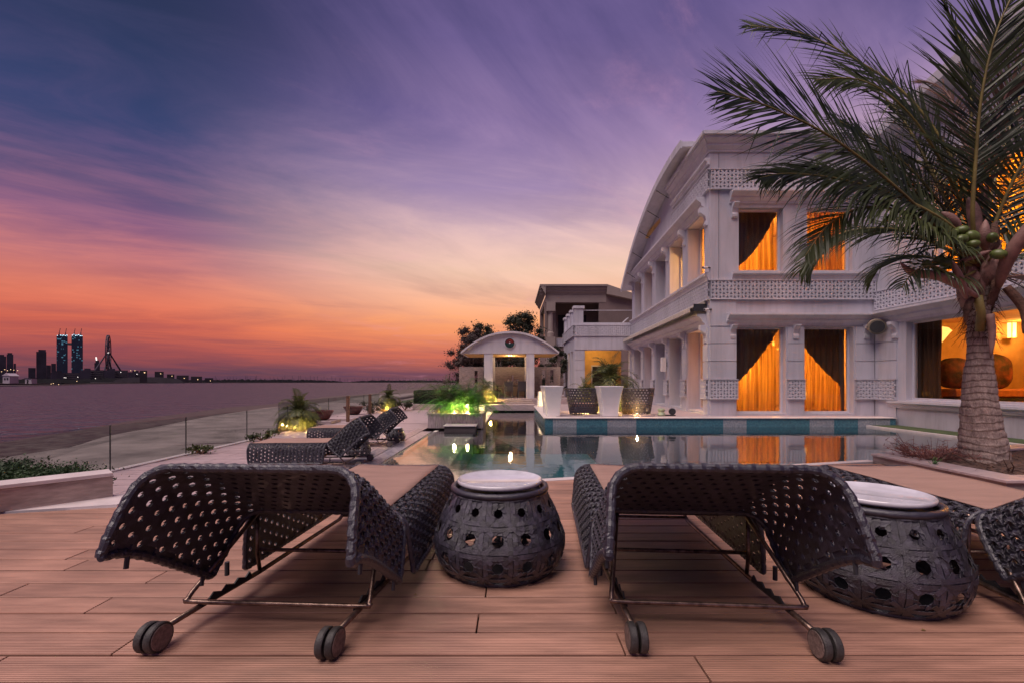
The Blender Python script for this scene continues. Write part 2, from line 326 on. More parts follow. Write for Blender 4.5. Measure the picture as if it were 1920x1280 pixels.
# ---------------------------------------------------------------- mesh helpers
ROOTM = {}
IDM = Matrix.Identity(4)
def world_frame(o, u=(1, 0, 0), w=(0, 1, 0)):
    o, u, w = Vector(o), Vector(u).normalized(), Vector(w).normalized()
    return lambda a, b, c: o + u*a + w*b + Vector((0, 0, c))
class MB:
    def __init__(s, fr=None): s.v = []; s.f = []; s.fr = fr; s.sm = []
    def P(s, p):
        s.v.append(tuple(s.fr(*p)) if s.fr else tuple(p)); return len(s.v)-1
    def face(s, pts): s.f.append([s.P(p) for p in pts]); return s
    def box(s, x0, x1, y0, y1, z0, z1, bev=0):
        i = [s.P(p) for p in ((x0, y0, z0), (x1, y0, z0), (x1, y1, z0), (x0, y1, z0), (x0, y0, z1), (x1, y0, z1), (x1, y1, z1), (x0, y1, z1))]
        for q in ((0, 3, 2, 1), (4, 5, 6, 7), (0, 1, 5, 4), (1, 2, 6, 5), (2, 3, 7, 6), (3, 0, 4, 7)): s.f.append([i[k] for k in q])
        return s
    def prism(s, pts, z0, z1):           # polygon in xy, extruded in z
        n = len(pts); a = [s.P((x, y, z0)) for x, y in pts]; b = [s.P((x, y, z1)) for x, y in pts]
        s.f.append(a[::-1]); s.f.append(b)
        for i in range(n): j = (i+1) % n; s.f.append([a[i], a[j], b[j], b[i]])
        return s
    def profile(s, pts, u0, u1, m0=0.0, m1=0.0):   # polygon (w,z) extruded along u; m = mitre: u shifts by m*w
        n = len(pts); a = [s.P((u0+m0*w, w, z)) for w, z in pts]; b = [s.P((u1+m1*w, w, z)) for w, z in pts]
        s.f.append(a); s.f.append(b[::-1])
        for i in range(n): j = (i+1) % n; s.f.append([a[j], a[i], b[i], b[j]])
        return s
    def sideprof(s, pts, w0, w1):        # polygon (u,z) extruded along w
        n = len(pts); a = [s.P((u, w0, z)) for u, z in pts]; b = [s.P((u, w1, z)) for u, z in pts]
        s.f.append(a); s.f.append(b[::-1])
        for i in range(n): j = (i+1) % n; s.f.append([a[j], a[i], b[i], b[j]])
        return s
    def tube(s, path, r, n=8, caps=True, mod=None):
        path = [Vector(p) for p in path]; rings = []; ref = None
        for i, p in enumerate(path):
            t = (path[min(i+1, len(path)-1)] - path[max(i-1, 0)]).normalized()
            if ref is None: ref = t.orthogonal().normalized()
            ref = (ref - t*ref.dot(t)).normalized(); bi = t.cross(ref)
            rr = r[i] if isinstance(r, (list, tuple)) else r
            ring = []
            for k in range(n):
                a = 2*math.pi*k/n; q = rr if mod is None else rr*mod(i, a)
                ring.append(s.P(p + (ref*math.cos(a) + bi*math.sin(a))*q))
            rings.append(ring)
        for a, b in zip(rings, rings[1:]):
            for k in range(n): j = (k+1) % n; s.f.append([a[k], a[j], b[j], b[k]])
        if caps: s.f.append(rings[0][::-1]); s.f.append(rings[-1])
        return s
    def lathe(s, prof, n=24, c=(0, 0), sx=1, sy=1, cap=True):
        rings = [[s.P((c[0]+r*sx*math.cos(2*math.pi*k/n), c[1]+r*sy*math.sin(2*math.pi*k/n), z)) for k in range(n)] for r, z in prof]
        for a, b in zip(rings, rings[1:]):
            for k in range(n): j = (k+1) % n; s.f.append([a[k], a[j], b[j], b[k]])
        if cap: s.f.append(rings[0][::-1]); s.f.append(rings[-1])
        return s
    def disc_y(s, c, r, w, n=20, axis=(0, 1, 0)):       # short cylinder along an axis
        c = Vector(c); ax = Vector(axis).normalized(); return s.tube([c-ax*w/2, c+ax*w/2], r, n)
    def ball(s, c, r, nu=10, nv=6, sc=(1, 1, 1)):
        prof = [(max(1e-3, math.sin(math.pi*i/nv)), -math.cos(math.pi*i/nv)) for i in range(nv+1)]
        rings = [[s.P((c[0]+r*sc[0]*q*math.cos(2*math.pi*k/nu), c[1]+r*sc[1]*q*math.sin(2*math.pi*k/nu), c[2]+r*sc[2]*z)) for k in range(nu)] for q, z in prof]
        for a, b in zip(rings, rings[1:]):
            for k in range(nu): j = (k+1) % nu; s.f.append([a[k], a[j], b[j], b[k]])
        return s
    def build(s, name, m, parent=None, smooth=False, fix=True, bevel=0, solid=0, kind=None, label=None):
        me = bpy.data.meshes.new(name); pm = ROOTM.get(parent.name, IDM) if parent else IDM
        inv = pm.inverted(); vs = [tuple(inv @ Vector(p)) for p in s.v] if parent else s.v
        off = Vector((0, 0, 0))
        me.from_pydata(vs, [], s.f)
        if fix and len(s.f) < 60000:
            bm = bmesh.new(); bm.from_mesh(me); bmesh.ops.recalc_face_normals(bm, faces=bm.faces)
            if bevel: bmesh.ops.bevel(bm, geom=[e for e in bm.edges if len(e.link_faces) == 2 and e.calc_face_angle(0) > .5], offset=bevel, segments=1, affect='EDGES')
            bm.to_mesh(me); bm.free()
        me.materials.append(m)
        if m in (wicker, rimm):
            at_ = me.attributes.new('tone', 'FLOAT', 'FACE'); rt = random.Random(len(s.f)); at_.data.foreach_set('value', [(rt.random() if m is wicker else .35) for _ in range(len(me.polygons))])
        if smooth: me.shade_smooth()
        o = bpy.data.objects.new(name, me); COL.objects.link(o)
        if parent: o.parent = parent; ROOTM[o.name] = pm
        if solid: q = o.modifiers.new('thickness', 'SOLIDIFY'); q.thickness = solid; q.offset = -1
        if kind: o['kind'] = kind
        if label: o['label'] = label
        return o
def smooth_by_angle(o, a=35):
    o.data.shade_smooth(); 
    try: o.data.set_sharp_from_angle(angle=R(a))
    except Exception: pass
    return o
def thing(name, label, cat, loc=(0, 0, 0), rz=0.0, group=None):
    o = bpy.data.objects.new(name, None); COL.objects.link(o); o.empty_display_size = .2
    o.location = loc; o.rotation_euler = (0, 0, rz); o['label'] = label; o['category'] = cat
    if group: o['group'] = group
    ROOTM[o.name] = Matrix.Translation(Vector(loc)) @ Matrix.Rotation(rz, 4, 'Z'); return o
def tag(o, label, cat, group=None, kind=None):
    o['label'] = label; o['category'] = cat
    if group: o['group'] = group
    if kind: o['kind'] = kind
    return o
def struct(name): 
    o = bpy.data.objects.new(name, None); COL.objects.link(o); o['kind'] = 'structure'; ROOTM[o.name] = IDM; return o
def dup(root, loc, rz=0.0, label=None, group=None, scale=None, z=None):
    def cp(o, par):
        c = o.copy(); COL.objects.link(c)
        if par is not None: c.parent = par
        ROOTM[c.name] = ROOTM.get(o.name, IDM)
        for ch in list(o.children): cp(ch, c)
        return c
    r = cp(root, None); r.location = loc; r.rotation_euler = (0, 0, rz)
    if scale: r.scale = (scale,)*3
    if label: r['label'] = label
    if group: r['group'] = group
    return r
def piece(src, name, parent, loc, rz=0, scale=(1, 1, 1)):      # another object sharing src's mesh
    o = bpy.data.objects.new(name, src.data); COL.objects.link(o); o.parent = parent; o.location = loc; o.rotation_euler = (0, 0, rz); o.scale = scale; return o
def lamp(name, loc, e, col=(1, .62, .28), r=.04, kind='POINT', parent=None, spot=None, aim=None):
    d = bpy.data.lights.new(name, kind); d.energy = e; d.color = col
    d.shadow_soft_size = r
    o = bpy.data.objects.new(name, d); COL.objects.link(o); o.location = loc
    if kind == 'SPOT':
        d.spot_size = R(spot or 70); d.spot_blend = .6
        o.rotation_euler = (Vector(aim)-Vector(loc)).to_track_quat('-Z', 'Y').to_euler()
    if parent:
        o.parent = parent; o.matrix_parent_inverse = ROOTM[parent.name].inverted()
    return o
def px(x, y, d):                 # photo pixel at depth d -> world point (used for measuring only)
    return Vector(((x-960)/F*d, d, EYE+(715-y)/F*d))
# ================================================================ THE SETTING
def backY(x): return 5.255 + .269*x          # back edge line of the timber deck

# sea and beach
me = MB().face([(-9000, -300, -1.42), (9000, -300, -1.42), (9000, 30000, -1.42), (-9000, 30000, -1.42)]).build('sea', seam_, kind='structure')
shore = [(-20, -30), (-20.5, 8), (-22.5, 17), (-25, 22.5), (-26.8, 29), (-30, 39), (-32.5, 52), (-32, 62), (-37, 93), (-36, 128), (-47, 230), (-58, 350), (-30, 420), (60, 470), (400, 520)]
def smoothline(pts, k=6):
    out = []
    for i in range(len(pts)-1):
        p0, p1, p2, p3 = pts[max(i-1, 0)], pts[i], pts[i+1], pts[min(i+2, len(pts)-1)]
        for j in range(k):
            t = j/k
            out.append(tuple(.5*((2*p1[a])+(-p0[a]+p2[a])*t+(2*p0[a]-5*p1[a]+4*p2[a]-p3[a])*t*t+(-p0[a]+3*p1[a]-3*p2[a]+p3[a])*t**3) for a in range(len(p1))))
    out.append(pts[-1]); return out
sh = smoothline(shore, 8)
def strip(name, lanes, m, kind='structure'):     # lanes: list of (offset inland, z)
    b = MB(); rows = []
    for i, p in enumerate(sh):
        a = Vector(sh[max(i-1, 0)]); c = Vector(sh[min(i+1, len(sh)-1)]); t = (c-a).normalized(); nrm = Vector((t.y, -t.x))
        g = 1 + max(0, p[1]-30)/60
        rows.append([b.P((p[0]+nrm.x*o*(g if o < 12 else 1)+(rnd.uniform(-.25, .25) if 0 < abs(o) < 3 else 0), p[1]+nrm.y*o*(g if o < 12 else 1), z + noise.noise((p[0]*.2+o, p[1]*.1, 0))*.03)) for o, z in lanes])
    for r0, r1 in zip(rows, rows[1:]):
        for k in range(len(lanes)-1): b.f.append([r0[k], r0[k+1], r1[k+1], r1[k]])
    return b.build(name, m, smooth=True, kind=kind)
strip('wet_shoreline', [(-1.2, -1.5), (0, -1.41), (.9, -1.37), (2.2, -1.33), (4.0, -1.29)], wetsand)
strip('beach', [(3.4, -1.36), (4.4, -1.26), (5.0, -1.22), (5.6, -1.10), (7.5, -1.12), (10, -1.15), (16, -1.2), (22, -1.22)], sandm)
MB().face([(-16, -40, -1.19), (-5, -40, -1.19), (-5, 90, -1.19), (-19, 90, -1.19), (-19, 30, -1.19)]).build('beach_sand_flat', sandm, kind='structure')
MB().face([(-26, 70, -1.16), (300, 70, -1.16), (420, 460, -1.16), (60, 440, -1.16), (-20, 400, -1.16), (-38, 330, -1.16), (-28, 200, -1.16), (-20, 120, -1.16)]).build('far_beach', sandm, kind='structure')

# lower stone terrace
ter = struct('terrace')
TX0, TX1 = -6.95, -2.86
b = MB(); b.prism([(TX0, 2.5), (TX1, 2.5), (TX1, 16.9), (-.98, 16.9), (-.98, 24.0), (-2.8, 26), (-2.8, 34), (-9.0, 34), (-8.6, 16.6), (TX0, 16.2)], -1.3, -.02); b.build('slab', groutm, ter)
proto = MB().box(0, 1, 0, 1, -.016, 0).build('tile', trav, ter)   # template tile, first in the row
first = True
y = 4.2; row = 0
TW, TH = .90, .38
while y < 15.0:
    x = TX0 + .12 - (row % 2)*.45
    while x < TX1-.02:
        x0 = max(x, TX0+.10); x1 = min(x+TW, TX1)
        if x1-x0 > .12:
            if first: o = proto; o.location = (x0, y, 0); o.scale = (x1-x0-.012, TH-.013, 1); first = False
            else: o = piece(proto, 'tile', ter, (x0, y, rnd.uniform(-.0012, .0012)), 0, (x1-x0-.012, TH-.013, 1))
        x += TW
    y += TH; row += 1
b = MB(); b.box(TX0+.1, TX1, y, 16.85, -.016, 0); b.box(-8.5, -1.0, 16.95, 33, -.016, 0); b.box(-8.5, TX0+.09, 16.7, 16.95, -.016, 0); b.build('far_paving', trav, ter)
b = MB(); b.box(TX0-.06, TX0+.09, 2.5, 16.2, -.03, .02); b.build('edge_stone', stripst, ter)
# mosaic overflow rim of the pool
pool = struct('swimming_pool')
b = MB(); b.prism([(-2.84, 4.3), (-2.52, 4.3), (-2.52, 14.3), (-2.84, 14.3)], -.25, -.004); b.build('mosaic_rim', rimmos, pool)
b = MB(); b.prism([(-3.12, 4.3), (-2.85, 4.3), (-2.85, 15.1), (-3.12, 15.1)], -.1, .004); b.build('gutter_strip', rimmos, pool)
# basin
W0 = -.035
b = MB()
b.box(-2.5, 12.6, 4.0, 16.0, -1.45, -1.30); b.build('pool_floor', floorm, pool)
MB().box(-2.52, -2.40, 4.0, 14.9, -1.29, -.04).build('pool_wall', shelfm, pool)
MB().box(-1.1, 1.16, 16.0, 24.1, -1.45, -1.30).build('channel_floor', floorm, pool)
MB().box(-1.1, -.985, 16.9, 24.1, -1.29, -.01).build('channel_wall', greym, pool)
MB().box(-1.24, 2.4, 9.8, 14.5, -1.29, -.75).build('shallow_shelf', floorm, pool)
MB().box(-2.39, .3, 4.0, 8.6, -1.29, -.12).build('sky_sheen_shelf', shelfm, pool)  # added pale shelf, imitates the sky's sheen on the water
MB().box(-2.39, -1.25, 8.61, 14.5, -1.29, -.12).build('sky_sheen_shelf', shelfm, pool)  # second length of the added shelf, same painted sky sheen
MB().box(2.41, 5.2, 14.6, 15.99, -1.29, -.42).build('pool_step', greym, pool)
MB().box(12.45, 12.6, 5.5, 16.0, -1.29, .02).build('pool_end_wall', stripst, pool)
MB().prism([(-2.505, 4.35), (12.44, 8.4), (12.44, 15.995), (1.155, 15.995), (1.155, 24.05), (-.98, 24.05), (-.98, 16.9), (-.98, 15.25), (-1.16, 14.95), (-1.16, 14.62), (-2.1, 14.62), (-2.505, 14.4)], W0-.004, W0).build('pool_water', waterm, kind='structure')
# water is a single sheet: drop the underside and sides
wo_ = bpy.data.objects['pool_water']; bm = bmesh.new(); bm.from_mesh(wo_.data)
bmesh.ops.delete(bm, geom=[f for f in bm.faces if f.normal.z < .5], context='FACES'); bm.to_mesh(wo_.data); bm.free()
# deck front towards the pool
b = MB(world_frame((0, 5.255, 0), (1, .269, 0), (-.269, 1, 0)))
b.box(-4.2, 5.45, -.08, 0, -1.3, .36); b.build('deck_fascia', stripst, pool)
b = MB(world_frame((0, 5.255, 0), (1, .269, 0), (-.269, 1, 0)))
for i in range(9): b.box(-2.85+i*.92, -2.85+(i+1)*.92-.006, -.10, .03, .362, DECK+.006)
b.build('pool_coping', stripst, pool)
# ledge in front of the raised planter and the planter block
MB().box(-2.16, -1.17, 14.52, 15.2, -1.28, .125).build('pool_ledge', groutm, pool)
MB().box(-2.19, -1.14, 14.48, 15.18, .128, .16).build('ledge_coping', stripst, pool)

# timber deck: every plank a part
deck = struct('deck')
MB().prism([(-8, -.6), (9, -.6), (9, 5.0), (5.12, 5.0), (5.12, backY(5.12)-.12), (-3.95, backY(-3.95)-.12), (-8, 3.05)], .30, DECK-.045).build('deck_base', blackm, deck)
PW = .172
rows = range(-7, 29)
fixed = {2: [-.164], 3: [.52, -2.13], 4: [-.142], 1: [.48], 5: [-2.1], 6: [1.9]}
for k in rows:
    y0 = 1.744 + k*PW + .0055; y1 = 1.744 + (k+1)*PW - .0055
    f0 = (y0-5.255+.10)/.269; f1 = (y1-5.255+.10)/.269
    xl0, xl1 = max(-7.6, f0), max(-7.6, f1)
    if y0 < 4.0: xl0 = max(xl0, -7.6)
    R_ = 8.6 if y1 < 4.80 else 5.16
    js = list(fixed.get(k, []))
    if not js: js = [rnd.uniform(-1.6, 1.6)]
    a = min(js)
    while a > -8: a -= rnd.uniform(2.0, 2.9); js.append(a)
    a = max(js)
    while a < 8: a += rnd.uniform(2.0, 2.9); js.append(a)
    js = sorted(j for j in js if max(xl0, xl1)+.25 < j < R_-.25)
    ends = [None]+js+[None]
    for j0, j1 in zip(ends, ends[1:]):
        a0 = xl0 if j0 is None else j0+.0036; a1 = xl1 if j0 is None else j0+.0036
        c0 = R_ if j1 is None else j1-.0036; c1 = c0
        if c0-a0 < .05 or c1-a1 < .05: continue
        zt = DECK + rnd.uniform(-.0012, .0012)
        MB().prism([(a0, y0), (c0, y0), (c1, y1), (a1, y1)], DECK-.024, zt).build('plank', plankm, deck, bevel=.0022)

# low stone wall on the left with its pale strip and planting bed
lw = thing('low_wall', 'low travertine wall with pale coping on the left edge of the deck, green shrub behind it', 'wall', (-4.3, 4.2, DECK))
u = Vector((.51, .56, 0)).normalized(); w_ = Vector((-.56, .51, 0)).normalized()
fr = world_frame((-3.99, 4.56, 0), u, w_)
L_ = [-2.3, -1.55, -.80, -.004]
for a, c in zip(L_, L_[1:]):
    MB(fr).box(a, c-.004, 0.0, .24, DECK, DECK+.205).build('stone_block', travd, lw, bevel=.003)
    MB(fr).box(a, c-.004, -.012, .27, DECK+.208, DECK+.245).build('coping_stone', stripst, lw, bevel=.004)
MB().prism([(-4.62, 3.98), (-3.70, 4.262), (-3.74, 4.60), (-3.98, 4.66), (-4.28, 4.30), (-4.6, 4.0)], .2, DECK+.004).build('pale_stone_strip', stripst, ter)
MB().prism([(-4.02, 4.66), (-5.7, 2.9), (-7.4, 2.9), (-7.4, 5.5), (-5.3, 5.4), (-4.75, 5.2)], -1.2, DECK-.04).build('planting_bed', soilm, kind='structure')

# curb of the palm bed (deck level)
cb = thing('palm_bed_curb', 'travertine curb around the soil bed of the coconut palm beside the pool', 'curb', (5.2, 5.6, DECK))
n_ = 3; ys = [4.785, 5.40, 6.02, 6.56]
for y0, y1 in zip(ys, ys[1:]): 
    MB().box(5.20, 5.50, y0+(.0 if y0 < 4.8 else .003), y1-.003, DECK-.02, DECK+.085).build('curb_block', travd, cb, bevel=.004)
    MB().box(5.17, 5.53, (y0-.03 if y0 < 4.8 else y0+.002), y1-.002, DECK+.088, DECK+.12).build('curb_coping', trav, cb, bevel=.004)
fr = world_frame((5.56, 6.40, 0), (1, .29, 0), (-.29, 1, 0))
for i in range(3):
    MB(fr).box(i*1.0+.003, i*1.0+.997, 0, .26, -.3, DECK+.085).build('curb_block', travd, cb, bevel=.004)
    MB(fr).box(i*1.0+.002, i*1.0+.998, -.02, .29, DECK+.088, DECK+.12).build('curb_coping', trav, cb, bevel=.004)
for i in range(4):
    MB().box(5.535+i*.9+.003, 5.535+(i+1)*.9-.003, 4.785, 5.02, DECK-.02, DECK+.085).build('curb_block', travd, cb, bevel=.004)
    MB().box(5.535+i*.9+.002, 5.535+(i+1)*.9-.002, 4.755, 5.05, DECK+.088, DECK+.12).build('curb_coping', trav, cb, bevel=.004)
b = MB(); nx, ny = 46, 26; g = []
for j in range(ny+1):
    for i in range(nx+1):
        x = 5.48+i*3.6/nx; y = 5.0+j*(1.42+(x-5.48)*.29)/ny
        z = DECK+.085+.05*noise.noise((x*2.2, y*2.2, 1))+.03*noise.noise((x*9, y*9, 5))+.05*math.exp(-((x-6.22)**2+(y-6.0)**2)*3)
        g.append(b.P((x, y, z)))
for j in range(ny):
    for i in range(nx): q = j*(nx+1)+i; b.f.append([g[q], g[q+1], g[q+nx+2], g[q+nx+1]])
b.build('palm_bed_soil', soilm, smooth=True, kind='structure')
MB().box(5.2, 9.4, 5.0, 6.4, -1.2, DECK+.0).build('palm_bed_fill', soilm, kind='structure')
MB().box(12.6, 13.55, 3, 15.96, -.3, .03).build('turf_strip', lawnm, kind='structure')

# raised villa terrace with mosaic front
vt = struct('villa_terrace')
TZ = .29
MB().prism([(1.19, 16.03), (13.5, 16.03), (13.5, 17.0), (20, 17), (20, 60), (1.0, 60), (1.17, 23.6)], -.2, TZ-.03).build('terrace_slab', trav, vt)
bx = [(1.16, 'teal'), (1.44, 'grey'), (2.27, 'teal'), (3.36, 'grey'), (4.37, 'teal'), (7.43, 'grey'), (8.25, 'teal'), (10.47, 'grey'), (11.33, 'teal'), (12.17, 'grey'), (13.30, 'teal'), (13.5, None)]
for (x0, k), (x1, _) in zip(bx, bx[1:]):
    MB().box(x0, x1-.002, 16.0, 16.03, -1.25, TZ-.034).build('mosaic_panel', tealm if k == 'teal' else greym, vt)
MB().box(1.155, 1.188, 16.04, 23.4, -1.25, TZ-.034).build('mosaic_panel', tealm, vt)
x = 1.12
while x < 13.5:
    MB().box(x, min(x+1.03, 13.53)-.004, 15.965, 16.38, TZ-.032, TZ).build('coping_stone', stripst, vt); x += 1.03
for i in range(8): MB().box(1.12, 1.60, 16.385+i*.9, 16.385+(i+1)*.9-.004, TZ-.032, TZ).build('coping_stone', stripst, vt)
MB().box(1.605, 20, 16.385, 60, TZ-.031, TZ-.003).build('terrace_paving', trav, vt)

# ground behind
MB().prism([(-9, 34.01), (1.0, 34.01), (1.0, 60.01), (120, 60.01), (120, 200), (-14, 200)], -1.3, -.04).build('lawn_ground', lawnm, kind='structure')
MB().prism([(20.01, 8), (120, 8), (120, 60), (20.01, 60)], -.5, -.03).build('side_ground', lawnm, kind='structure')
MB().prism([(13.56, -10), (20, -10), (20, 16.99), (13.56, 16.99)], -.5, -.02).build('villa_ground', lawnm, kind='structure')

# steps and bridge slab at the far end of the channel
st = thing('stone_steps', 'stone slab and steps leading from the far end of the pool up to the pavilion', 'steps', (0, 24.5, 0))
MB().box(-1.45, 1.20, 24.0, 24.75, .03, .35).build('bridge_slab', trav, st, bevel=.01)
MB().box(-1.2, 1.16, 24.2, 24.7, -1.2, .028).build('slab_wall', blackm, st)
MB().box(-.5, 1.16, 24.76, 25.15, .0, .44).build('step', travd, st, bevel=.008)
MB().box(-.46, 1.12, 25.16, 25.7, .0, .53).build('step', travd, st, bevel=.008)
MB().box(-3.6, 3.4, 25.72, 30.5, -.02, .60).build('platform', trav, st, bevel=.008)
MB().box(-2.2, -.56, 24.76, 25.7, .0, .48).build('side_plinth', travd, st, bevel=.008)

# ================================================================ far shore
fs = [(-260, 150), (-100, 240), (0, 290), (110, 350), (170, 560), (350, 1000), (640, 1500), (880, 1900), (1400, 2300)]
def shp(x, d): return ((x-960)/F*d, d)
b = MB(); pts = [shp(*p) for p in fs]; b.prism(pts + [(pts[-1][0]+2000, 6000), (-9000, 6000), (-9000, 200)], -3, -.9); b.build('far_shore', farsand, kind='structure')
pts2 = [((x-960)/F*(d*1.1+15), d*1.1+15) for x, d in fs]
b = MB(); b.prism(pts2 + [(pts2[-1][0]+2000, 5900), (-8900, 5900), (-8900, 260)], -3, .4); b.build('far_shore_ground', farland, kind='structure')
def mound(name, x0, x1, ytop, d, m, lab=None, n=60, seed=0, rag=1.0, depth=.03):
    b = MB(); top = []; r = random.Random(seed)
    for i in range(n+1):
        t = i/n; X = x0+(x1-x0)*t
        yt = 716.5-(716.5-ytop)*(math.sin(math.pi*min(1, max(0, t)))**.35)*(1-.35*rag*r.random())
        top.append((X, yt))
    for (a, ya), (c, yc) in zip(top, top[1:]):
        for k, dd in enumerate((d, d*(1+depth))): pass
        p = [px(a, 718, d), px(c, 718, d), px(c, yc, d), px(a, ya, d)]
        q = [px(a, 718, d*(1+depth)), px(c, 718, d*(1+depth)), px(c, yc, d*(1+depth)), px(a, ya, d*(1+depth))]
        b.face(p); b.face(q[::-1]); b.face([p[3], p[2], q[2], q[3]])
    return b.build(name, m, kind='stuff', fix=False)
mound('far_treeline', 300, 645, 709.5, 1650, fartree, seed=1, n=160)
mound('far_treeline', 655, 865, 711, 1950, fartree, seed=2, n=100)
mound('far_dune', 210, 345, 706, 900, farland, seed=3, n=20, rag=.1)
mound('far_treeline', -60, 170, 708, 420, fartree, seed=4, n=90)
mound('far_treeline', 110, 330, 707, 1050, fartree, seed=5, n=110)

def bldg(name, label, x0, x1, ytop, d, m, cat='building', steps=(), group=None, depth=.015, base=717):
    t = thing(name, label, cat, tuple(px((x0+x1)/2, base, d)), group=group)
    a = px(x0, base, d); c = px(x1, ytop, d); ce_ = (a+c)/2; vd = Vector((ce_.x, ce_.y, 0)).normalized(); pr_ = Vector((vd.y, -vd.x, 0)); hw = (c.x-a.x)*vd.y/2
    fr_t = world_frame((ce_.x, ce_.y, 0), pr_, vd)
    MB(fr_t).box(-hw, hw, 0, hw*1.6, min(a.z, .2), c.z).build('tower_body', m, t)
    for (s0, s1, yt) in steps:
        p = px(s0, ytop, d); q = px(s1, yt, d); h0 = (p.x-ce_.x)*vd.y; h1 = (q.x-ce_.x)*vd.y; MB(fr_t).box(h0, h1, 3, hw*1.4, p.z+.02, q.z).build('roof_block', m, t)
    return t
D = 2600
tw = []
for x0, x1, lb in ((106, 127, 'left one of the two tall unfinished skyscrapers joined by a sky bridge'), (134, 155.5, 'right one of the two tall unfinished skyscrapers joined by a sky bridge')):
    t = bldg('skyscraper', lb, x0, x1, 630, D, towerm, 'skyscraper', steps=((x0+3, x1-1, 627.5),))
    for cxp, tip in ((x0+5, x0+7), (x1-4, x1-2.5)):
        MB().tube([px(cxp, 632, D+10), px(cxp, 624, D+10)], 2.2, 4).tube([px(cxp, 625, D+10), px(tip, 616, D+10)], 1.3, 4).build('roof_crane', farm, t)
    for k in range(7):
        p = px(x0+1.5+k*3, 628.5+rnd.uniform(-1.5, 2), D-4); MB().ball(p, 1.7, 6, 4).build('roof_lamp', cyanlamp, t)
sb = px(126, 642.5, D+12); sc_ = px(135, 646.5, D+12)
MB().box(sb.x, sc_.x, D+12, D+40, sc_.z, sb.z).build('sky_bridge', farm, bpy.data.objects['skyscraper'])
bldg('office_tower', 'dark tower with slanted crown standing left of the twin skyscrapers', 68, 87, 659, D, farm, 'tower', steps=((72, 86, 655),))
bldg('office_tower', 'small block with red roof light beside the foot of the twin skyscrapers', 96, 105, 681, D, farm, 'tower')
bldg('office_tower', 'low block between the dark tower and the twin skyscrapers', 87, 95.5, 684, D+200, farm, 'tower')
bldg('office_tower', 'low block at the left foot of the dark slanted tower', 53, 67, 689, D, farm, 'tower')
t = bldg('office_tower', 'short tower with bright lamp on top left of the ferris wheel', 177, 187.5, 680, D, farm, 'tower', steps=((179, 186, 675),))
MB().tube([px(181, 675, D), px(180, 669, D)], 3, 5).build('roof_lamp', whitedot, t)
bldg('domed_hotel', 'broad rounded hazy hotel at the left edge of the skyline', -30, 12, 667, D+500, farm, 'hotel', steps=((-20, 8, 664),))
bldg('domed_hotel', 'rounded hazy hotel wing next to the left edge of the skyline', 12.5, 25, 664, D+500, farm, 'hotel', steps=((14, 23, 661),))
bldg('domed_hotel', 'stepped low end of the hazy hotel on the left skyline', 25.5, 30, 681, D+500, farm, 'hotel')
# ferris wheel seen edge on
fw = thing('ferris_wheel', 'giant ferris wheel seen nearly edge on between its splayed legs', 'ferris wheel', tuple(px(203, 717, D)))
ce = px(203, 661, D); rw = (661-629)/F*D; sq = 4.6/32
vdw = Vector((ce.x, ce.y, 0)).normalized(); dirw = (vdw + Vector((vdw.y, -vdw.x, 0))*.09).normalized()
for off in (-4, 4):
    path = [ce + dirw*rw*math.cos(a)+Vector((0, 0, rw*math.sin(a)))+Vector((off, 0, 0)) for a in [2*math.pi*i/48 for i in range(49)]]
    MB().tube(path, 2.6, 5, caps=False).build('rim', farm, fw)
for i in range(16):
    a = 2*math.pi*i/16; MB().tube([ce, ce + dirw*rw*math.cos(a)+Vector((0, 0, rw*math.sin(a)))], 1.3, 3).build('spoke', farm, fw)
for sx in (-1, 1):
    for sy in (-1, 1): MB().tube([ce+Vector((sx*7, 0, 0)), px(203+sx*9.5, 699, D)+Vector((0, sy*60, 0))], [3, 4.5], 6).build('leg', farm, fw)
MB().ball(ce, 4.5, 8, 6).build('hub', whitedot, fw)
# resort blocks and villas on the far shore
r2 = random.Random(11)
for i, (x0, x1, yt, d) in enumerate([(96, 150, 698, 1400), (150, 196, 693, 1350), (196, 240, 693.5, 1320), (240, 272, 697, 1250)]):
    t = bldg('resort_block', ['long low resort block below the twin skyscrapers', 'terraced resort block with domes left of the ferris wheel foot', 'terraced resort block under the ferris wheel', 'resort block stepping down right of the ferris wheel'][i], x0, x1, yt, d, farm, 'building', steps=((x0+8, x0+20, yt-3),))
    for k in range(4): q = px(x0+1, yt+2+k*4, d-1); q1 = px(x1-1, yt+3+k*4, d-1); MB().box(q.x, q1.x, d-3, d-.5, q1.z, q.z).build('balcony_band', farland, t)
    for k in range(3): q = px(r2.uniform(x0, x1), r2.uniform(yt+3, 712), d-4); MB().ball(q, 1.1, 6, 4).build('lit_window', whitedot, t)
vl = [('pair of brightly lit windows', 262, 276, 694), ('flat roof and one bright corner', 290, 307, 696), ('row of glowing arches', 313, 327, 701), ('long lit eaves', 331, 354, 703), ('faint glowing porch', 358, 379, 705), ('dim lamps under the roof', 384, 400, 708)]
for i, (dsc, x0, x1, yt) in enumerate(vl):
    d = 800+i*110
    t = bldg('shore_villa', 'small villa on the far shore with '+dsc, x0, x1, yt, d, farland, 'villa')
    for k in range(2):
        q = px(x0+(x1-x0)*(k*2+.5)/4+r2.uniform(-1, 1), yt+r2.uniform(2, 6), d-2); s = r2.uniform(.4, 1.0)*d/900
        MB().box(q.x-s*.8, q.x+s*.8, d-2, d-1, q.z-s, q.z+s).build('lit_window', warmdot, t)
t = thing('white_beach_house', 'small white house with gable roof on the far shore at the left edge', 'house', tuple(px(12, 717, 330)))
a = px(5, 718, 330); c = px(18, 704, 330)
MB().box(a.x, c.x, 330, 336, a.z, c.z).build('wall', farwhite, t)
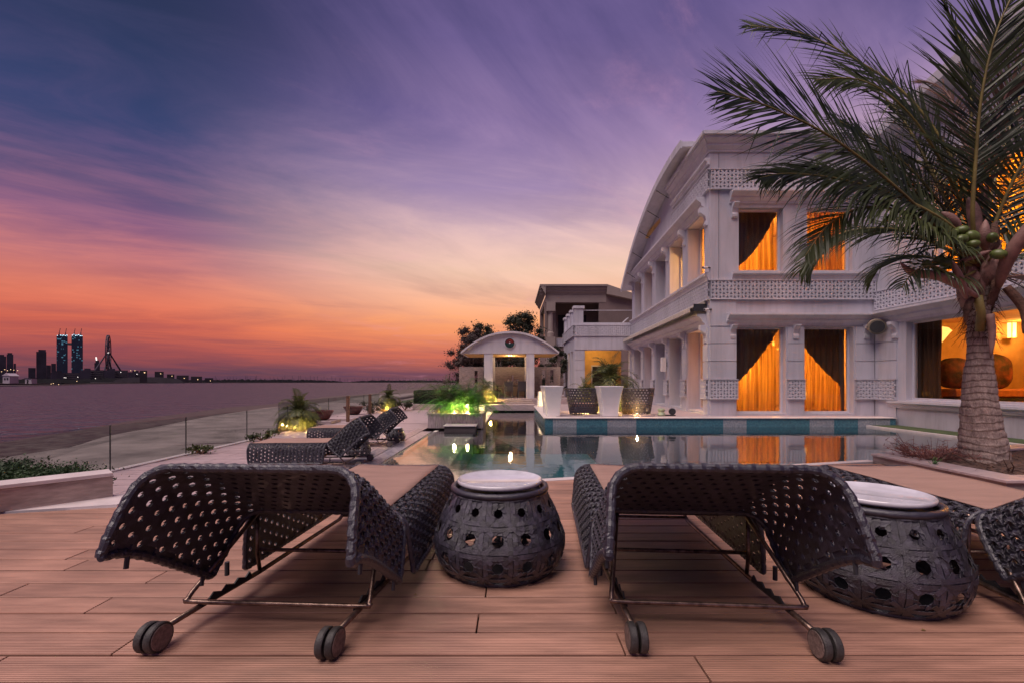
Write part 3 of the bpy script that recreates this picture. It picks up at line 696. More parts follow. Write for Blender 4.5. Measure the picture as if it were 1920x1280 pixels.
MB().sideprof([(a.x-.4, c.z+.02), (c.x+.4, c.z+.02), ((a.x+c.x)/2, c.z+2)], 329.6, 336.4).build('roof', farwhite, t)
for k in range(2): q = px(8.5+k*5, 709.5, 329.8); MB().box(q.x-.5, q.x+.5, 329.8, 329.95, q.z-.7, q.z+.7).build('window', blackm, t)
t = thing('beach_kiosk', 'little pale kiosk on the far sand right of the white beach house', 'kiosk', tuple(px(53, 717, 345)))
a = px(47, 718.5, 345); c = px(59, 709, 345); MB().box(a.x, c.x, 345, 349, a.z, c.z).build('wall', farwhite, t); MB().box(a.x-.4, c.x+.4, 344.6, 349.4, c.z+.01, c.z+.4).build('roof', farm, t)
MB().box(a.x+1.4, a.x+2.6, 344.9, 344.98, a.z+.1, c.z-.9).build('door', blackm, t)
lp = [(9, 692), (14, 694), (20, 692), (26, 693), (33, 694), (3, 696), (96, 719), (110, 720), (144, 714), (100, 718), (245, 694), (253, 694)]
for i, (x, y) in enumerate(lp):
    d = 600 if y < 700 else 330; q = px(x, y, d)
    t = thing('shore_lamp', 'distant lamp post glowing along the far shore', 'lamp', (q.x, q.y, 0), group='lamps along the far shore')
    MB().tube([(q.x, q.y, .3), (q.x, q.y, q.z)], .06*d/300, 4).build('pole', farm, t); MB().ball(q, .22*d/300, 6, 4).build('lamp_head', warmdot, t)
mp_ = None
for i in range(70):
    x = 395+i*6.3+r2.uniform(-2.5, 2.5)
    if x > 850: break
    d = 1600; h = r2.uniform(2.5, 9)*(1 if x < 640 else .55); q = px(x, 712, d); b = MB(); b.tube([(q.x, d, 0), (q.x, d, q.z+h*d/F)], .55, 3)
    o = tag(b.build('boat_mast', farm), 'thin bare mast standing in the line behind the far shore', 'mast', 'masts along the far shore')
# ================================================================ THE VILLA
TOPC = [(0, 0), (.05, 0), (.05, .06), (.16, .18), (.16, .26), (.30, .40), (.30, .50), (.38, .50), (.38, .62), (0, .62)]   # cornice section: (out, up)
HEADC = [(0, 0), (.05, 0), (.05, .08), (.16, .18), (.16, .24), (.34, .38), (.34, .46), (0, .46)]
SILLC = [(0, 0), (.06, 0), (.10, .09), (.10, .13), (.17, .19), (.17, .27), (0, .27)]
def sect(pr, z0, sc=1.0, out0=.0): return [(-out0-o*sc, z0+z*sc) for o, z in pr]
def wall(fr, parent, u0, u1, z0, z1, op, th=.35, m=stucco, name='wall', w0=0.0):
    us = sorted({u0, u1, *[a for o in op for a in o[:2] if u0 < a < u1]}); zs = sorted({z0, z1, *[a for o in op for a in o[2:4] if z0 < a < z1]})
    b = MB(fr)
    for a, c in zip(us, us[1:]):
        z = None
        for d, e in zip(zs, zs[1:]):
            hole = any(o[0] <= a and c <= o[1] and o[2] <= d and e <= o[3] for o in op)
            if hole:
                if z is not None: b.box(a, c, w0, w0+th, z, d); z = None
            elif z is None: z = d
        if z is not None: b.box(a, c, w0, w0+th, z, zs[-1])
    return b.build(name, m, parent)
def window(fr, parent, u0, u1, z0, z1, w=.22, fw=.07, mull=(), name='window'):
    b = MB(fr)
    b.box(u0, u0+fw, w, w+.08, z0, z1).box(u1-fw, u1, w, w+.08, z0, z1).box(u0+fw, u1-fw, w, w+.08, z0, z0+fw).box(u0+fw, u1-fw, w, w+.08, z1-fw, z1)
    for q in mull: b.box(q-.025, q+.025, w+.01, w+.07, z0+fw, z1-fw)
    o = b.build(name, trimw, parent)
    MB(fr).face([(u0+fw, w+.04, z0+fw), (u1-fw, w+.04, z0+fw), (u1-fw, w+.04, z1-fw), (u0+fw, w+.04, z1-fw)]).build('pane', paneglass, o)
    return o
def lattice(fr, parent, u0, u1, z0, z1, p=.13, w=-.012, dep=.06, name='frieze'):
    """pierced geometric frieze: hexagonal-star openings in a thin slab standing proud of the wall"""
    nz = max(1, round((z1-z0)/p)); q = (z1-z0)/nz; nu = max(1, round((u1-u0)/q)); s = (u1-u0)/nu
    b = MB(fr); K = 6
    for j in range(nz):
        for i in range(nu):
            cu = u0+(i+.5)*s; cz = z0+(j+.5)*q
            out = [(cu-s/2, cz-q/2), (cu+s/2, cz-q/2), (cu+s/2, cz+q/2), (cu-s/2, cz+q/2)]
            up = ((i+j) % 2 == 0); r = .36
            tri = [(cu-s*r, cz-q*r*.8), (cu+s*r, cz-q*r*.8), (cu, cz+q*r)] if up else [(cu+s*r, cz+q*r*.8), (cu-s*r, cz+q*r*.8), (cu, cz-q*r)]
            o4 = [b.P((x, w, z)) for x, z in out]; t3 = [b.P((x, w, z)) for x, z in tri]; t3b = [b.P((x, w+dep-.004, z)) for x, z in tri]
            if up:
                b.f += [[o4[0], o4[1], t3[1], t3[0]], [o4[1], o4[2], t3[2], t3[1]], [o4[2], o4[3], t3[2]], [o4[3], o4[0], t3[0], t3[2]]]
            else:
                b.f += [[o4[2], o4[3], t3[1], t3[0]], [o4[3], o4[0], t3[2], t3[1]], [o4[0], o4[1], t3[2]], [o4[1], o4[2], t3[0], t3[2]]]
            for a in range(3): c = (a+1) % 3; b.f.append([t3[a], t3[c], t3b[c], t3b[a]])
            b.f.append(t3b)
    o = b.build(name, stucco, parent, fix=False)
    fb = MB(fr); fb.box(u0, u1, w-.018, 0, z1, z1+.03).box(u0, u1, w-.018, 0, z0-.03, z0).build('frieze_border', trimw, o)
    return o
def bracket(fr, parent, u, z, hw=.10, h=.62, out=.30, name='bracket'):
    pts = [(0, 0), (-.09, .03), (-.10, .12), (-.06, .2), (-.10, .36), (-.2, .44), (-out, .50), (-out, h), (0, h)]
    b = MB(fr); n = len(pts); a = [b.P((u-hw, w, z+q)) for w, q in pts]; c = [b.P((u+hw, w, z+q)) for w, q in pts]
    b.f.append(a); b.f.append(c[::-1])
    for i in range(n): j = (i+1) % n; b.f.append([a[j], a[i], c[i], c[j]])
    return b.build(name, trimw, parent)

villa = thing('villa', 'large white two storey villa with glowing amber windows behind the pool', 'villa', (7.4, 17.05, TZ))
FX, FY = 7.40, 17.05
fF = world_frame((FX, FY, 0), (1, 0, 0), (0, 1, 0))                    # front facade, u to the right, w inward
su = Vector((.0504, 1, 0)).normalized()
fS = world_frame((FX, FY, 0), su, (su.y, -su.x, 0))                     # side wall, u away from the camera, w inward
fW = world_frame((13.6, 17.05, 0), (0, -1, 0), (1, 0, 0))               # wing, u towards the camera, w inward
B = TZ-.01
# ---- front facade
opF = [(1.0, 2.86, .37, 3.60), (3.56, 5.40, .37, 3.60), (1.10, 2.76, 5.69, 8.05), (3.66, 5.35, 5.69, 8.05)]
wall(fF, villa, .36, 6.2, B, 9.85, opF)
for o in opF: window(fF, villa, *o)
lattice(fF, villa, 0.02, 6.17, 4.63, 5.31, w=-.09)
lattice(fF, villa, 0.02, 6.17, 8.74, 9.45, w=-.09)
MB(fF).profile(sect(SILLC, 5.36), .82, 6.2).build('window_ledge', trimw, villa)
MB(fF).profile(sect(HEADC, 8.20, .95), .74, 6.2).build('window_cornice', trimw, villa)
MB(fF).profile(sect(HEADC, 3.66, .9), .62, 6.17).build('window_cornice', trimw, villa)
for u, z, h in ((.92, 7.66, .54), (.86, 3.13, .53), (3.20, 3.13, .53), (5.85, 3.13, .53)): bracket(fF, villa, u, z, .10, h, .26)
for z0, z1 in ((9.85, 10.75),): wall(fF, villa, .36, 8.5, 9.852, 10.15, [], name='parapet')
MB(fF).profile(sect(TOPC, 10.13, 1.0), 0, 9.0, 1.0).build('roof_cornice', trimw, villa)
# rusticated pilasters built of courses, with the lattice block and plinth
def pilaster(fr, u0, u1, w=-.07, top=3.6, parent=villa, lw=.05):
    zs = [B, .90]; z = 1.66
    MB(fr).box(u0, u1, w, 0.0, B, .885).build('course', stucco, parent)
    MB(fr).box(u0-.02, u1+.02, w+.008, 0.0, .90, 1.65).build('course', stucco, parent)
    lattice(fr, parent, u0-.03, u1+.03, .93, 1.62, p=.115, w=w-.075, dep=.07)
    while z < top-.1:
        z2 = min(z+.66, top); MB(fr).box(u0, u1, w, 0.0, z, z2-.022).build('course', stucco, parent); z = z2
pilaster(fF, 0.0, .98); pilaster(fF, 2.92, 3.50, -.04); pilaster(fF, 5.46, 6.15, -.04)
MB(fF).box(0.0, .34, .0, .34, B, 10.15).build('corner_pier', stucco, villa)
MB(fF).box(.0, .98, -.05, 0, 3.62, 4.58).build('corner_block', stucco, villa)
# ---- side wall
LEN = 13.6
bays = [(.52, 2.42), (3.12, 5.02), (5.72, 7.62), (8.32, 10.22), (10.92, 12.82)]
opS = [(a, c, .40, 3.60) for a, c in bays] + [(a, c, 5.69, 8.05) for a, c in bays]
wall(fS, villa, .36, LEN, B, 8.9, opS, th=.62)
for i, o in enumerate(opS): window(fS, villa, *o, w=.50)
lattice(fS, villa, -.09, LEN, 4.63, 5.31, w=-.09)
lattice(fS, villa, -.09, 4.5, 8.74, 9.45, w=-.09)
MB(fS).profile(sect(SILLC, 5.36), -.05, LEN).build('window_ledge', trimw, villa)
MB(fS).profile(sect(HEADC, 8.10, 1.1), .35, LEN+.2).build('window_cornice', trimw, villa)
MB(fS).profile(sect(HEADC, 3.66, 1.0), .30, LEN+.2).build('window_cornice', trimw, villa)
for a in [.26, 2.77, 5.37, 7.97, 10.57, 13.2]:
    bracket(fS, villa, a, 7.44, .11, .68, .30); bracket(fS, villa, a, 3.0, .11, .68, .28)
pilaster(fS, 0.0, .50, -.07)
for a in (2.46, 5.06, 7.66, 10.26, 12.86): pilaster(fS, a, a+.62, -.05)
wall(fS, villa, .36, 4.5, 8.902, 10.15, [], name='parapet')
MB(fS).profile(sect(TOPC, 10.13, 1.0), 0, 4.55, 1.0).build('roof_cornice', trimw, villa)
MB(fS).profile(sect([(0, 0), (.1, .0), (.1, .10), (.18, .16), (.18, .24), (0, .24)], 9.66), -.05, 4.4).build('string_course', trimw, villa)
# arched gable wall and barrel roof over the side wall
cu, zc_, Rr = 3.0, 0, 0
def archz(u, off=0.0): t = min(1, abs(u-2.9)/10.9); return 7.9+off + 3.35*(1-t**2.05)
gp = [(2.0+i*(LEN-2.0+.05)/24) for i in range(25)]
MB(fS).sideprof([(2.0, 8.902)]+[(LEN, 8.902)]+[(u, max(8.91, archz(u, -.25))) for u in reversed(gp)], .02, .30).build('gable_wall', stucco, villa)
rp = [(1.2+i*(13.9-1.2)/28) for i in range(29)]
MB(fS).sideprof([(u, archz(u)) for u in rp]+[(u, archz(u)-.20) for u in reversed(rp)], -.62, 6.0).build('barrel_roof', trimw, villa)
MB(fS).sideprof([(u, archz(u)+.05) for u in rp]+[(u, archz(u)-.26) for u in reversed(rp)], -.70, -.625).build('roof_fascia', trimw, villa)
for u in (5.2, 7.0, 8.8, 10.6, 12.3):
    MB(fS).tube([(u, -.60, archz(u)-.24), (u, .0, archz(u)-.62)], .018, 5).build('tie_rod', darkmetal, villa)
# roofs, floors and the rooms behind the windows
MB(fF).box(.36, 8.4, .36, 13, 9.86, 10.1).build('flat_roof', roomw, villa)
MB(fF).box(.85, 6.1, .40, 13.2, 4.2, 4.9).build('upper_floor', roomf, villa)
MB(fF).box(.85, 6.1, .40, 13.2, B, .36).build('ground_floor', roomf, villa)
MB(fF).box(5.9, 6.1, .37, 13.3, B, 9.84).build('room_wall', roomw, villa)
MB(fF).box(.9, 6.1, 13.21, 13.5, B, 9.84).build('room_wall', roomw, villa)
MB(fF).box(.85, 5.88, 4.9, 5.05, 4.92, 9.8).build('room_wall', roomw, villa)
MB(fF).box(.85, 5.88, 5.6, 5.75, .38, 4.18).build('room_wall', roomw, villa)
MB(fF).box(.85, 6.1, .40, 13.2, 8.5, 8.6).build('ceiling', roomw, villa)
# ---- wing on the right, running towards the camera
WL = 9.0
opW = [(1.35, WL-.5, .93, 3.60), (2.4, 7.4, 4.95, 7.9)]
wall(fW, villa, .0, WL, -.3, 9.6, opW, th=.4)
window(fW, villa, *opW[0], mull=())
window(fW, villa, *opW[1], mull=(4.0, 5.7))
lattice(fW, villa, .05, WL, 4.0+.20, 4.86, w=-.09)
MB(fW).profile(sect(HEADC, 3.64, 1.0), -.15, WL).build('window_cornice', trimw, villa)
MB(fW).profile(sect(SILLC, .64, .9), 0.7, WL).build('window_ledge', trimw, villa)
bracket(fW, villa, .95, 3.06, .10, .60, .26)
pilaster(fW, .06, .98, -.04)
def wa(u): t = (u-6.8)/9.4; return 9.1+2.1*(1-min(1, abs(t))**2.0)
ws = [-.4+i*(WL+.4)/24 for i in range(25)]
MB(fW).sideprof([(-.4, 9.602), (WL, 9.602)]+[(u, wa(u)-.25) for u in reversed(ws)], .02, .3).build('gable_wall', stucco, villa)
MB(fW).sideprof([(u, wa(u)+.05) for u in ws]+[(u, wa(u)-.28) for u in reversed(ws)], -.75, 7).build('barrel_roof', trimw, villa)
MB(fW).profile(sect(HEADC, 8.1, 1.0), 1.6, WL).build('window_cornice', trimw, villa)
# wing room
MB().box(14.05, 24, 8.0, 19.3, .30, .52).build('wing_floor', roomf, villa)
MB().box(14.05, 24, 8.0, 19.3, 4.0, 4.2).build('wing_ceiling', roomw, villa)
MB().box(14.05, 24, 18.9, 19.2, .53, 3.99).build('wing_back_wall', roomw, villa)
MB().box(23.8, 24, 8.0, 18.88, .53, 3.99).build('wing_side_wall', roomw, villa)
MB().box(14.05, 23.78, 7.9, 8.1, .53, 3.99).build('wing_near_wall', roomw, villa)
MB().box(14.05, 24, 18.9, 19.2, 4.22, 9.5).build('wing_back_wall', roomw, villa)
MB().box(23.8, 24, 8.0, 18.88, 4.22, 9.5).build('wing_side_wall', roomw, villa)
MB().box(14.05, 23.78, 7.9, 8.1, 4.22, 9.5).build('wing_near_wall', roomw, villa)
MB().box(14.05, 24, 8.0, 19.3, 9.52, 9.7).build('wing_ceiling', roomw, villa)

# ---- balcony block behind, with its piers and glass rail
bal = thing('balcony_block', 'white two storey annex with roof balcony and open arcade behind the villa', 'annex', (4.2, 30.6, TZ))
fB = world_frame((4.2, 30.6, 0), (1, 0, 0), (0, 1, 0)); fB2 = world_frame((4.2, 30.6, 0), (0, 1, 0), (1, 0, 0))
wall(fB, bal, 0, 4.1, B, 5.5, [(.70, 3.72, B, 3.67)], th=.4)
MB(fB).box(0, 4.1, -.04, 0, 3.7, 4.55).build('course', stucco, bal)
lattice(fB, bal, 0, 4.1, 4.63, 5.31, w=-.09)
wall(fB2, bal, .402, 6.4, B, 5.5, [(.9, 1.9, B, 3.67), (2.5, 3.5, B, 3.67), (4.1, 5.1, B, 3.67)], th=.4)
lattice(fB2, bal, -.08, 6.4, 4.63, 5.31, w=-.09)
for z in (1.7, 2.35, 3.0): MB(fB).box(0, .68, -.03, 0, z, z+.62).build('course', stucco, bal)
MB(fB).box(0, .68, -.03, 0, B, 1.68).build('course', stucco, bal)
MB(fB).box(.41, 4.1, .41, 6.4, 4.7, 5.0).build('balcony_floor', stucco, bal)
MB(fB).box(.41, 4.1, 4.0, 4.2, B, 4.69).build('arcade_wall', roomw, bal)
o = MB(fB).box(1.9, 3.1, 3.96, 3.99, .5, 2.7).build('door', blackm, bal); MB(fB).box(1.82, 1.9, 3.93, 3.99, .4, 2.8).box(3.1, 3.18, 3.93, 3.99, .4, 2.8).box(1.9, 3.1, 3.93, 3.99, 2.7, 2.8).build('door_frame', trimw, o)
for k, u in enumerate((0, 1.8, 3.7, 5.6)):
    MB(fB2).box(u, u+.6, .0, .6, 5.502, 6.45).build('balcony_pier', stucco, bal); MB(fB2).box(u-.07, u+.67, -.07, .67, 6.452, 6.62).build('pier_cap', trimw, bal)
MB(fB).face([(.62, .2, 5.52), (4.05, .2, 5.52), (4.05, .2, 6.32), (.62, .2, 6.32)]).build('glass_rail', fenceglass, bal)
MB(fB).box(.62, 4.05, .18, .22, 6.33, 6.37).build('handrail', trimw, bal)

# ---- brown neighbour
nb = thing('neighbour_house', 'brown stucco neighbouring house with deep cornice and columned loggia behind the annex', 'house', (3.4, 45, 0))
fN = world_frame((3.3, 45, 0), (1, 0, 0), (0, 1, 0)); fN2 = world_frame((3.3, 45, 0), (0, 1, 0), (1, 0, 0))
wall(fN, nb, 0, 9.5, -.1, 9.9, [(1.0, 5.3, 5.9, 9.3)], th=.4, m=brownst)
wall(fN2, nb, .402, 9, -.1, 9.9, [(1.6, 7.6, 5.9, 9.3)], th=.4, m=brownst)
MB(fN).box(.45, 9.4, 3.5, 3.8, 0, 9.9).build('loggia_wall', brownst, nb)
MB(fN).box(.45, 9.4, .42, 9, 5.5, 5.85).build('loggia_floor', brownst, nb)
MB(fN).box(.45, 9.4, .42, 9, 9.91, 10.1).build('flat_roof', brownst, nb)
MB(fN).box(1.6, 4.6, 3.44, 3.49, 6.0, 8.6).build('loggia_window', blackm, nb)
MB(fN).profile(sect(TOPC, 10.1, 1.5), -.55, 6.0).build('roof_cornice', brownlt, nb)
MB(fN2).profile(sect(TOPC, 10.1, 1.5), -.55, 9.5).build('roof_cornice', brownlt, nb)
MB(fN).box(0, 6, -.03, .0, 9.35, 10.1).build('cornice_band', brownlt, nb)
bq = MB(fN); bq.sideprof([(6.0, 10.1), (10.2, 9.2), (10.2, 9.6), (6.0, 11.05)], -.5, .0); bq.build('sloping_cornice', brownlt, nb)
MB(fN).sideprof([(6.0, 9.902), (9.5, 9.902), (6.0, 10.3)], .02, .3).build('gable_wall', brownst, nb)
for u in (.5,):
    MB(fN).lathe([(.34, 5.9), (.34, 6.3), (.26, 6.4), (.24, 8.2), (.3, 8.3), (.3, 8.4)], 14, c=(u, -.3)).build('column', brownlt, nb)
    MB(fN).box(u-.42, u+.42, -.7, .0, 8.4, 9.3).build('column_capital', brownlt, nb); MB(fN).box(u-.42, u+.42, -.7, .0, 3.6, 5.9).build('column_base', brownlt, nb)
    MB(fN).box(u-.5, u+.5, -.78, .0, 3.3, 3.6).build('column_base', brownlt, nb)
MB(fN).box(1.0, 5.3, -.04, 0, 5.0, 5.85).build('balustrade', brownlt, nb)
lattice(fN, nb, 1.1, 5.2, 5.08, 5.75, p=.2, w=-.10)
# ================================================================ PAVILION
pv = thing('garden_pavilion', 'white open pavilion with curved arched gable and coloured roundel at the end of the pool', 'pavilion', (-.1, 26, .6))
PY = 26.0
e0, e1, zb, zt = -2.91, 2.67, 3.15, 4.30
def pa(x): t = (x-(e0+e1)/2)/((e1-e0)/2); return zb + (zt-zb)*(1-abs(t)**2.1)
xs = [e0+(e1-e0)*i/36 for i in range(37)]
b = MB(); pts = [(e0, zb), (e1, zb)]+[(x, pa(x)-.02) for x in reversed(xs[1:-1])]; b.sideprof(pts, PY, PY+.35); b.build('arched_gable', stucco, pv)
b = MB(); pts = [(x, pa(x)+.10) for x in xs]+[(x, pa(x)-.015) for x in reversed(xs)]; b.sideprof(pts, PY-.18, PY+4.2); b.build('curved_roof', trimw, pv)
MB().box(e0+.1, e1-.1, PY+.36, PY+4.1, zb, zb+.08).build('ceiling', roomw, pv)
for x0, x1 in ((-1.6, -1.1), (.82, 1.28)):
    for yy in (PY, PY+3.4): MB().box(x0, x1, yy+.02, yy+.52, .6, zb-.002).build('column', stucco, pv, bevel=.01)
ro = MB().disc_y((-.135, PY-.02, 3.74), .33, .05, 28).build('roundel', trimw, pv)
MB().disc_y((-.135, PY-.055, 3.74), .27, .03, 28).build('roundel_glass', mat('roundel_dark_green', (.02, .06, .05), .2), ro)
# coloured petals of the stained glass
for i, c in enumerate([(.16, .02, .015), (.11, .02, .02), (.015, .05, .04), (.015, .045, .045)]):
    a0 = R(90*i+2); b = MB()
    arc = [(-.135+.24*math.cos(a0+R(86)*k/6), 3.74+.24*math.sin(a0+R(86)*k/6)) for k in range(7)]
    b.sideprof([(-.135, 3.74)]+arc, PY-.082, PY-.073); b.build('stained_segment', mat('stained_glass_%s' % 'abcd'[i], c, .25), ro)
MB().disc_y((-.135, PY-.09, 3.74), .045, .01, 8).build('roundel_star', trimw, ro)
scw = thing('garden_screen_wall', 'tan garden wall with narrow slots behind the pavilion dining table', 'wall', (0, 31, 0))
slots = [(-2.55, -2.35, .8, 2.3), (-1.95, -1.75, .8, 2.3), (2.05, 2.28, .8, 2.35), (2.6, 2.83, .8, 2.35)]
wall(world_frame((0, 31, 0)), scw, -3.6, 3.3, 0, 2.56, slots, th=.3, m=travd)
MB().box(-1.5, 1.7, 30.92, 30.99, 1.0, 2.0).build('serving_niche', travd, scw)
fan = thing('ceiling_fan', 'dark ceiling fan hanging under the pavilion roof', 'fan', (-.1, 27.8, 3.15))
MB().tube([(-.1, 27.8, 3.14), (-.1, 27.8, 2.9)], .02, 6).build('down_rod', darkmetal, fan); MB().lathe([(.05, 2.8), (.12, 2.84), (.12, 2.9), (.04, 2.93)], 12, c=(-.1, 27.8)).build('motor', darkmetal, fan)
for k in range(5):
    a = 2*math.pi*k/5+.3; f2 = world_frame((-.1, 27.8, 0), (math.cos(a), math.sin(a), 0), (-math.sin(a), math.cos(a), 0)); MB(f2).box(.1, .85, -.07, .07, 2.86, 2.875).build('blade', darkmetal, fan)
tb = thing('dining_table', 'dark dining table set inside the pavilion', 'table', (-.1, 28, .6))
MB().box(-1.0, .9, 27.6, 28.6, 1.28, 1.33).build('table_top', darkmetal, tb)
for x in (-.9, .8):
    for yy in (27.7, 28.5): MB().box(x-.04, x+.04, yy-.04, yy+.04, .6, 1.28).build('leg', darkmetal, tb)
vase = thing('white_centrepiece', 'white flowers with tall candle on the dining table', 'centrepiece', (0, 28, 1.33))
MB().lathe([(.06, 1.33), (.1, 1.4), (.05, 1.5)], 10, c=(0, 28)).build('bowl', plast, vase); MB().tube([(.05, 28, 1.5), (.05, 28, 1.95)], .03, 6).build('candle', plast, vase)
bb = MB()
for k in range(14): bb.ball((rnd.uniform(-.3, .35), 28+rnd.uniform(-.15, .15), 1.5+rnd.uniform(0, .18)), .05, 6, 4)
bb.build('blossoms', plast, vase)
def pchair(loc, rz, lab):
    t = thing('dining_chair', lab, 'chair', loc, rz, 'chairs around the pavilion table'); M = ROOTM[t.name]
    f = lambda a, c, d: M @ Vector((a, c, d))
    MB(f).box(-.26, .26, -.26, .26, .38, .46).build('seat', wicker, t); MB(f).box(-.26, .26, -.30, -.23, .46, .98).build('backrest', wicker, t)
    for a in (-.22, .22):
        for c in (-.25, .2): MB(f).box(a-.03, a+.03, c-.03, c+.03, 0, .38).build('leg', wicker, t)
pchair((-.20, 27.1, .6), 0, 'dark dining chair in the middle with its back to the pool')
pchair((.58, 27.2, .6), .1, 'dark dining chair right of the middle one, against the right column')
pchair((-1.02, 27.5, .6), -.9, 'dark dining chair at the left end of the pavilion table')
lamp('pavilion_lamp', (-.1, 28.2, 3.02), 90, (1, .66, .34), .08)

# glass fence
fe = thing('glass_fence', 'frameless glass fence along the sea edge of the stone terrace', 'fence', (TX0, 9, 0))
ysf = [3.4, 5.6, 7.87, 9.70, 11.93, 14.1, 16.1]
for y0, y1 in zip(ysf, ysf[1:]):
    MB().box(TX0-.008, TX0+.004, y0+.012, y1-.012, .0, .80).build('glass_panel', fenceglass, fe)
    MB().box(TX0-.012, TX0+.008, y0-.005, y0+.005, .0, .80).build('panel_joint', darkmetal, fe)
ys2 = [16.2, 18.4, 20.6, 22.9, 25.5, 28.5]
for y0, y1 in zip(ys2, ys2[1:]):
    MB().box(-8.30-.008, -8.30+.004, y0+.012, y1-.012, .0, .82).build('glass_panel', fenceglass, fe)
    MB().box(-8.312, -8.292, y0-.005, y0+.005, .0, .82).build('panel_joint', darkmetal, fe)
MB().box(-8.28, TX0, 16.19, 16.20, .0, .82).build('glass_panel', fenceglass, fe)
for x, y, lb in ((-6.35, 17.6, 'nearer of the two slim weathered posts at the terrace edge'), (-6.26, 20.05, 'farther of the two slim weathered posts, beside the small palm')):
    t = thing('timber_post', lb, 'post', (x, y, 0), group='slim posts at the terrace edge')
    MB().box(x-.055, x+.055, y-.055, y+.055, 0, 1.0).build('shaft', fibrem, t, bevel=.01); MB().box(x-.062, x+.062, y-.062, y+.062, 1.002, 1.02).build('post_cap', travd, t)
# ================================================================ WOVEN FURNITURE
def cane(b, S, u0, u1, v0, v1, p, hole=.195, t=.0060, stagger=True, wrap=False, skip=None, jit=.13):
    """cane weave: every opening is an octagon framed by eight overlapping straps (pinwheel)"""
    nu = max(1, round((u1-u0)/p)); nv = max(1, round((v1-v0)/p)); pu = (u1-u0)/nu; pv_ = (v1-v0)/nv
    r = random.Random(5)
    for j in range(nv):
        off = .5 if (stagger and j % 2) else 0.0
        for i in range(nu + (1 if off and not wrap else 0)):
            a0 = u0+(i-off)*pu; a1 = a0+pu
            if not wrap: a0 = max(a0, u0); a1 = min(a1, u1)
            c0 = v0+j*pv_; c1 = c0+pv_
            cu, cv = (a0+a1)/2, (c0+c1)/2; w = a1-a0
            full = w > .8*pu
            out = [(a0, c0), (cu, c0), (a1, c0), (a1, cv), (a1, c1), (cu, c1), (a0, c1), (a0, cv)]
            if not full:
                q = [b.P(S(x, y, 0)) for x, y in (out[0], out[2], out[4], out[6])]; b.f.append(q); continue
            hr = hole*pu*(1+r.uniform(-jit, jit)); hv = hole*pv_*(1+r.uniform(-jit, jit))
            inn = [(cu+hr*1.06*math.cos(R(-135+45*k+9)), cv+hv*1.06*math.sin(R(-135+45*k+9))) for k in range(8)]
            bo = [b.P(S(*o, -t*.9)) for o in out]; bi = [b.P(S(cu+(x-cu)*1.08, cv+(y-cv)*1.08, -t*.9)) for x, y in inn]
            for k in range(8):
                k2 = (k+1) % 8; b.f.append([bo[k], bo[k2], bi[k2], bi[k]])
            for k in range(8):
                k2 = (k+1) % 8; o1, o2, i1, i2 = out[k], out[k2], inn[k], inn[k2]
                ex = (i2[0]+(inn[(k2+1) % 8][0]-i2[0])*.12, i2[1]+(inn[(k2+1) % 8][1]-i2[1])*.12)
                ts = 1.6*t if k % 2 else t
                m1 = (o1[0]*.55+i1[0]*.45, o1[1]*.55+i1[1]*.45); m2 = (o2[0]*.5+ex[0]*.5, o2[1]*.5+ex[1]*.5)
                b.f.append([b.P(S(*o1, 0)), b.P(S(*o2, -t*.4)), b.P(S(*m2, -t*.3)), b.P(S(*m1, ts*1.1))])
                b.f.append([b.P(S(*m1, ts*1.1)), b.P(S(*m2, -t*.3)), b.P(S(*ex, -t*.5)), b.P(S(*i1, ts*.9))])
def rimtube(b, path, r, n=8, tw=.052, per=None):
    """border wrapped with slanting straps"""
    path = [Vector(p) for p in path]; out = [path[0]]; acc = 0
    for a, c in zip(path, path[1:]):
        L = (c-a).length; k = max(1, int(L/.009))
        for i in range(1, k+1): out.append(a.lerp(c, i/k))
    s = [0]
    for a, c in zip(out, out[1:]): s.append(s[-1]+(c-a).length)
    b.tube(out, r, n, mod=lambda i, ang: 1+.30*(((s[i]/tw + ang/(2*math.pi)) % 1.0)-.5))
def smooth_pts(pts, k=4): return [Vector(p) for p in smoothline([tuple(p) for p in pts], k)]

